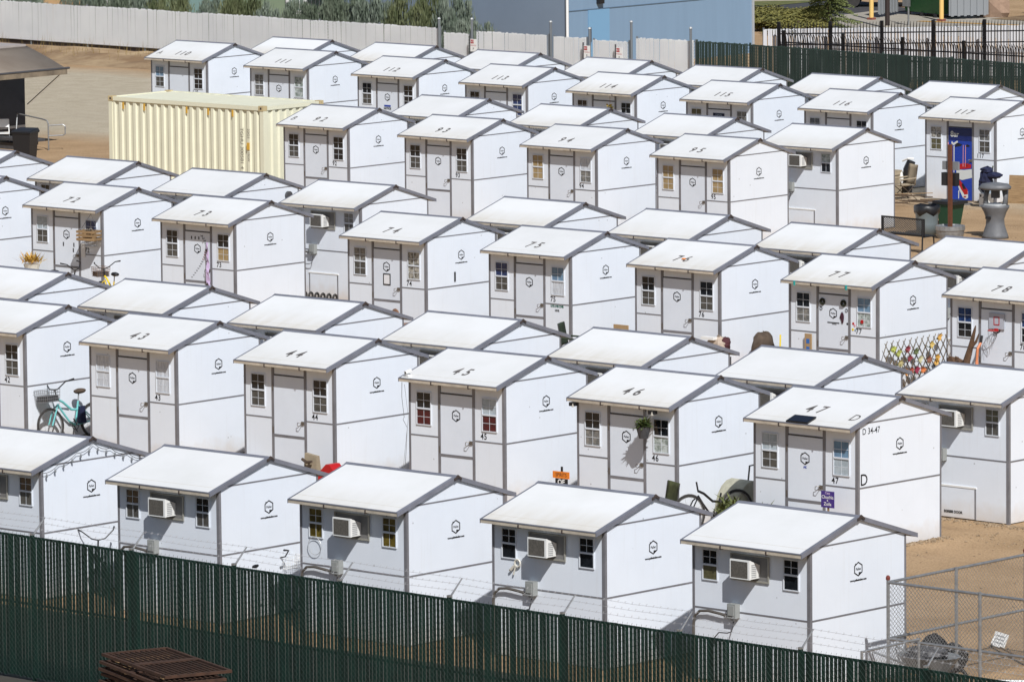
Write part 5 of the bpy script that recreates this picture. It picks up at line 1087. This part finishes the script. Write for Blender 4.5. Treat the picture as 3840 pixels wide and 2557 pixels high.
tag(MB().cyl((POS['c2'][0]+W+.01, 11.86, 2.13), (POS['c2'][0]+W+.08, 11.86, 2.13), .105, n=20).build('round_fan', M_DGREY), 'dark round fan on the side wall behind the crate shelter', 'fan')
# ornament at 114
x0, y0 = POS['114']; t = thing('door_ornament', (x0+1.62, y0-.22, 0), 'orange and green hanging ornament by a rear row door', 'ornament'); MB().tube([(0, 0, 2.2), (.01, 0, 1.72)], .006, 4).build('cord', M_BROWN, t); leaves(90, .1, .32, 5, '', .03, .5).build('leaf_tuft', mat('ornament leaves', (.35, .18, .03), .7, c2=(.18, .20, .04), scale=9), t, loc=(0, 0, 1.62))

# trellis with flowers by 77
tx, ty0, ty1, th = POS['77'][0]+W+.14, 4.02, 6.42, 1.02
t = thing('trellis', (tx, 0, 0), 'bamboo trellis set with artificial flowers beside the wreathed door', 'trellis'); M_CANE = mat('cane', (.13, .095, .055), .8, var=.3)
i = 0; L_ = ty1-ty0; y = -th
while y < L_:
    for s_ in (0, 1):
        ya, yb = y, y+th*.72; ta, tb = max(0, -ya/(yb-ya)), min(1, (L_-ya)/(yb-ya))
        if tb > ta:
            za, zb = (ta*th, tb*th) if s_ == 0 else ((1-ta)*th, (1-tb)*th)
            MB().cyl((.012*s_, ty0+ya+(yb-ya)*ta, za+.04*s_), (.012*s_, ty0+ya+(yb-ya)*tb, zb+(.08 if s_ == 0 else 0)), .009, n=5).build('cane', M_CANE, t)
    y += .21
FL = [(4.25, .93, (.45, .50, .08)), (4.75, .88, (.25, .01, .03)), (4.82, .68, (.22, .01, .02)), (5.05, .80, (.10, .13, .03)), (5.87, 1.04, (.75, .42, .08)), (5.6, .90, (.60, .42, .10)), (4.5, .6, (.45, .38, .16)), (4.45, .82, (.42, .45, .10)), (5.29, .38, (.65, .17, .03)), (4.9, .42, (.35, .05, .02)), (4.7, .40, (.70, .28, .03)), (5.08, .40, (.35, .01, .06)), (5.5, .58, (.30, .10, .05)), (5.8, .60, (.70, .38, .05)), (5.75, .5, (.75, .42, .08)), (4.3, .45, (.6, .3, .1)), (5.2, .62, (.55, .52, .3))]
for i, (y, z, c) in enumerate(FL):
    rr = random.Random(i); f = MB(); m = mat('flower %d' % i, tuple(v*.75+.02 for v in c), .8, var=.35, scale=20)
    for q in range(11):
        a = q*2.4; d = Vector((.5+.3*rr.random(), math.cos(a), math.sin(a))).normalized(); s_ = d.cross(Vector((1, .2, .1))).normalized()*.035; f.quad((0, 0, 0), d*.065-s_, d*rr.uniform(.09, .14), d*.065+s_)
    f.build('flower', m, t, loc=(.03, y, z)); leaves(14, .07, .02, i, '', .018).build('leaf_spray', M_PLG, t, loc=(.02, y, z-.07))
# hoop, driftwood, paddle at 78
x0, y0 = POS['78']
t = thing('basketball_hoop', (x0+1.25, y0-.02, 0), 'toy basketball hoop with loose net hung on a shelter door', 'hoop'); MB().box(-.2, .2, -.02, -.002, 1.62, 1.95).build('backboard', mat('smoky board', (.42, .44, .50), .2), t)
MB().box(-.075, .075, -.026, -.0205, 1.86, 1.88).box(-.075, .075, -.026, -.0205, 1.70, 1.72).box(-.075, -.058, -.026, -.0205, 1.72, 1.86).box(.058, .075, -.026, -.0205, 1.72, 1.86).build('target_square', M_RED, t); MB().torus((0, -.14, 1.60), .115, .008, (0, 0, 1), 20, 5).build('rim', M_RED, t); MB().box(-.04, .04, -.05, -.02, 1.57, 1.63).build('bracket', M_RED, t)
nt_ = MB(); rr = random.Random(2)
for i in range(10):
    a = i*.628; nt_.tube([(math.cos(a)*.115, -.14+math.sin(a)*.115, 1.6), (math.cos(a+.3)*.08-.03, -.14+math.sin(a+.3)*.08, 1.46), (math.cos(a+.6)*.09-.08, -.14+math.sin(a+.6)*.07, 1.32+rr.uniform(-.05, .05))], .003, 3)
nt_.torus((-.16, -.1, 1.32), .12, .004, (.3, 1, .1), 16, 4).build('net', M_GREY, t)
t = thing('driftwood', (x0+.78, y0-.5, 0), 'gnarled brown driftwood standing before the hoop shelter', 'wood'); M_DRIFT = mat('driftwood', (.10, .055, .03), .9, var=.4, scale=9, bump=.5)
MB().tube([(-.15, 0, 0), (-.05, .02, .5), (.03, 0, .95), (.12, .02, 1.25), (.24, 0, 1.62), (.27, 0, 1.72)], [.09, .085, .08, .06, .03, .01], 7).tube([(.1, 0, 1.2), (.26, .03, 1.38), (.33, .03, 1.55)], [.04, .03, .01], 6).build('trunk', M_DRIFT, t); MB().blob((-.2, -.1, .85), .2, .15, .16, .4, 7, 10, 7).build('root', M_DRIFT, t); MB().box(-.45, .25, -.2, .2, 0, .72).build('stand', M_OFFW, t)
t = thing('paddle', (x0+.93, y0-.28, 0), 'orange and black paddle leaning before the hoop shelter', 'paddle'); MB().tube([(-.06, 0, 0), (-.03, 0, .75), (-.02, 0, .95)], [.05, .05, .03], 6).build('blade', mat('faded orange', (.62, .22, .10), .6), t); MB().tube([(-.02, 0, .95), (.0, 0, 1.2), (.01, .1, 1.32)], .028, 6).build('shaft', MATS['faded orange'], t); MB().tube([(.01, .1, 1.32), (.015, .13, 1.47)], .03, 6).build('grip', M_BLACK, t)
t = thing('cardboard_strip', (POS['77'][0]+.58, POS['77'][1]-.06, 0), 'tall brown cardboard box with blue print leaning by the wreathed door', 'box'); MB().box(-.09, .09, -.03, .0, 0, 1.14).build('carton', M_CARD, t); MB().box(-.045, .045, -.033, -.031, .93, 1.03).box(-.045, .045, -.033, -.031, .68, .86).build('print', mat('blue print', (.03, .13, .40), .6), t)
# bags and chair piles by 76
t = thing('bag_pile', (4.15, 3.9, 0), 'pale and maroon bags piled at the corner of shelter 76', 'bags'); MB().box(-.25, .2, -.2, .2, 0, .45).build('crate', M_DGREY, t); MB().blob((0, 0, .68), .25, .2, .22, .2, 3, 12, 8).build('bag', mat('beige cloth', (.42, .34, .27), .85, var=.3), t); MB().blob((.17, .05, .72), .1, .14, .16, .2, 6).build('bag', mat('maroon cloth', (.06, .015, .02), .85), t); MB().box(-.3, .05, -.24, -.1, .84, .90).build('flap', M_WHITE, t)
t = thing('covered_chair', (4.3, 5.25, 0), 'round brown quilted chair against the wall of shelter 76', 'chair'); MB().blob((0, 0, .55), .22, .30, .32, .12, 12, 20, 14).build('quilt', M_BROWNF, t, True); MB().box(-.2, .2, -.28, .22, 0, .35).build('base', mat('pale pink cloth', (.62, .42, .44), .8), t)
tag(MB().box(1.3, 1.72, 3.70, 3.73, .0, .98, Matrix.Translation((0, 0, 0))).build('cardboard_sheet', M_CARD), 'brown cardboard sheet standing left of the plain door below shelter 76', 'cardboard')
tag(MB().cyl((4.2, 5.95, 0), (4.1, 6.1, .72), .018, n=6).build('yellow_stick', M_YELLOW), 'yellow stick leaning on the wall near the quilted chair', 'stick')

# wash station, bins, post (upper right)
ws = thing('wash_station', (-8.37, 30.21, 0), 'grey plastic hand washing station on the dirt', 'wash station', rz=R(20)); M_WS = mat('grey moulded plastic', (.105, .11, .12), .5, c2=(.15, .155, .165), scale=5)
MB().lathe([(.36, 0), (.34, .08), (.25, .35), (.24, .5), (.30, .68), (.37, .80), (.38, .86), (.32, .87)], 20, (0, 0, 0), 1.0, .85).build('base', M_WS, ws, True); MB().lathe([(.33, .865), (.30, .90), (.20, .89)], 20, (0, 0, 0), 1, .85).build('basin', M_LGREY, ws, True)
for s_ in (-1, 1): MB().tube([(s_*.26, .02, .86), (s_*.27, .04, 1.05), (s_*.24, .06, 1.28)], [.075, .06, .08], 8).build('upright', M_WS, ws, True)
MB().lathe([(.30, 1.26), (.42, 1.29), (.44, 1.34), (.36, 1.42), (.1, 1.46)], 16, (0, 0, 0), 1.0, .75).build('canopy', M_WS, ws, True); MB().box(-.1, .1, -.05, .1, 1.05, 1.26).build('soap_box', M_DGREY, ws); MB().box(-.19, -.05, -.26, -.20, .52, .58).build('foot_pump', M_BLACK, ws)
t = thing('rubbish_bin', (-10.33, 29.83, 0), 'grey round bin with black liner before the blue picture door', 'bin'); MB().lathe([(.27, 0), (.29, .3), (.31, .68), (.33, .7), (.30, .69)], 20).build('body', mat('grey bin', (.15, .18, .19), .5), t, True); ln = MB().lathe([(.29, .54), (.345, .60), (.352, .76), (.30, .79), (.24, .66)], 20); ln.v = [(x, y, z+.05*math.sin(5*math.atan2(y, x))*(1 if z < .7 else .3)) for x, y, z in ln.v]; ln.build('liner', M_BLACK, t, True)
t = thing('signpost', (-9.31, 29.51, 0), 'brown wooden post with boxes standing in a steel tub', 'post'); MB().box(-.045, .045, -.045, .045, .05, 2.45).build('shaft', M_BROWN, t); MB().lathe([(.33, 0), (.36, .12), (.37, .20), (.39, .22), (.39, .33), (.37, .335), (.35, .3)], 20).build('tub', M_GALV, t)
MB().box(-.3, .22, .05, .12, 1.78, 2.0).build('grey_box', M_GREY, t); MB().box(-.33, .15, .05, .20, 1.36, 1.70).build('black_box', M_BLACK, t)
t = thing('green_bin', (-11.4, 32.2, 0), 'dark green bin with black sack lip behind the brown post', 'bin'); MB().hexa([(-.2, -.2, 0), (.2, -.2, 0), (.2, .2, 0), (-.2, .2, 0)], [(-.28, -.28, .62), (.28, -.28, .62), (.28, .28, .62), (-.28, .28, .62)]).build('body', M_GREENBIN, t); MB().box(-.36, .36, -.31, .31, .56, .64).build('sack_lip', M_BLACK, t)
t = thing('foam_box', (-13.5, 36.5, 0), 'white printed carton on the dirt by the wash station', 'box'); MB().box(-.14, .16, -.12, .12, 0, .36).build('carton', M_WHITE, t); MB().extr([(-.03, -.122, .24), (.06, -.122, .24), (.015, -.122, .29)], (0, .001, 0)).box(.08, .13, -.1215, -.1205, .27, .32).box(-.11, -.06, -.1215, -.1205, .27, .33).box(.02, .13, -.1215, -.1205, .05, .07).build('print', M_DGREY, t)
tag(MB().blob((-13.75, 36.95, .42), .28, .22, .26, .12, 8, 12, 8).build('plastic_sack', M_LBLUE, smooth=True), 'pale blue plastic sack behind the white carton', 'bag')
t = thing('beach_umbrella', (-13.1, 36.1, 0), 'navy blue folded parasol cloth behind the wash station', 'umbrella'); MB().tube([(-.1, 0, 0), (.0, 0, .9)], .02).build('pole', M_DGREY, t); MB().blob((-.1, 0, .75), .22, .15, .3, .2, 5).blob((.18, 0, .92), .28, .12, .09, .15, 6).blob((-.05, 0, 1.05), .18, .14, .10, .2, 8).build('cloth', M_NAVY, t)
t = thing('plywood_sheet', (-13.35, 37.6, 0), 'tan board leaning on the wall at the right edge', 'board', rz=R(15)); MB().box(-.2, .3, 0, .02, 0, .78, Matrix.Rotation(R(-8), 4, 'X')).build('sheet', M_WOOD, t); MB().box(-.2, .3, -.006, -.001, .06, .12, Matrix.Rotation(R(-8), 4, 'X')).build('batten', M_WOOD, t)
tag(MB().blob((-12.9, 38.0, .4), .28, .25, .45, .12, 14, 12, 8, .85).build('black_sack', M_BLACK, smooth=True), 'black sack beside the tan board at the right edge', 'bag')
t = thing('storage_trunk', (-17.6, 37.2, 0), 'beige moulded trunk beside the camp chair', 'trunk'); MB().box(-.45, .45, -.3, .3, .0, .6).build('body', M_TAN, t); MB().hexa([(-.47, -.32, .601), (.47, -.32, .601), (.47, .32, .601), (-.47, .32, .601)], [(-.42, -.26, .72), (.42, -.26, .72), (.42, .26, .72), (-.42, .26, .72)]).build('lid', M_TAN, t)
for i in range(4): MB().box(-.38+i*.2, -.24+i*.2, -.308, -.301, .3, .45).build('rib', M_BROWNF, t)
t = thing('golf_bag', (-17.0, 37.5, 0), 'black and white sports bag leaning on the blue door shelter', 'bag'); MB().tube([(0, 0, .1), (.02, 0, .75), (.1, .05, .98)], [.13, .14, .12], 9).build('body', M_BLACK, t); MB().tube([(-.1, -.1, .98), (.1, -.1, 1.06), (.22, .0, 1.05)], .03, 6).build('collar', M_WHITE, t); MB().blob((-.12, -.12, .5), .06, .05, .16, .2, 2).build('pocket', M_WHITE, t)
rr = random.Random(31); M_STK = mat('old sticks', (.12, .08, .05), .9, var=.4)
for i in range(8):
    a = rr.uniform(-.5, .3); L_ = rr.uniform(.7, 1.8); x, y = -15.6+rr.gauss(0, .5), 35.7+rr.gauss(0, .35); z = .03+rr.uniform(0, .22)
    o = MB().cyl((-L_/2*math.cos(a), -L_/2*math.sin(a), 0), (L_/2*math.cos(a), L_/2*math.sin(a), rr.uniform(-.02, .1)), rr.uniform(.012, .03), n=5).build('loose_stick', M_STK if i % 4 else M_CARD, loc=(x, y, z)); tag(o, 'loose stick in the clutter before the camp chair', 'stick', 'loose sticks in the clutter before the camp chair')
t = thing('dark_rug', (-14.9, 36.6, 0), 'grey mat on the ground before the blue door', 'mat'); MB().lathe([(.75, .006), (.72, .02)], 18, (0, 0, 0), 1.1, .6).build('rug', mat('dusty mat', (.12, .11, .10), .95, var=.25, scale=4), t)
tag(MB().cyl((-13.9, 36.95, 0), (-13.75, 37.15, 1.05), .018, n=6).build('broom_stick', M_OLIVE), 'thin stick leaning by the blue picture door', 'stick')
t = thing('tyre_row', (-13.9, 9.2, 0), 'black corrugated hose along the foot of an unnumbered shelter', 'hose')
for i in range(9): MB().torus((i*.2, 0, .1), .08, .03, (1, .2, 0), 12, 5).build('ring', M_RUBBER, t)
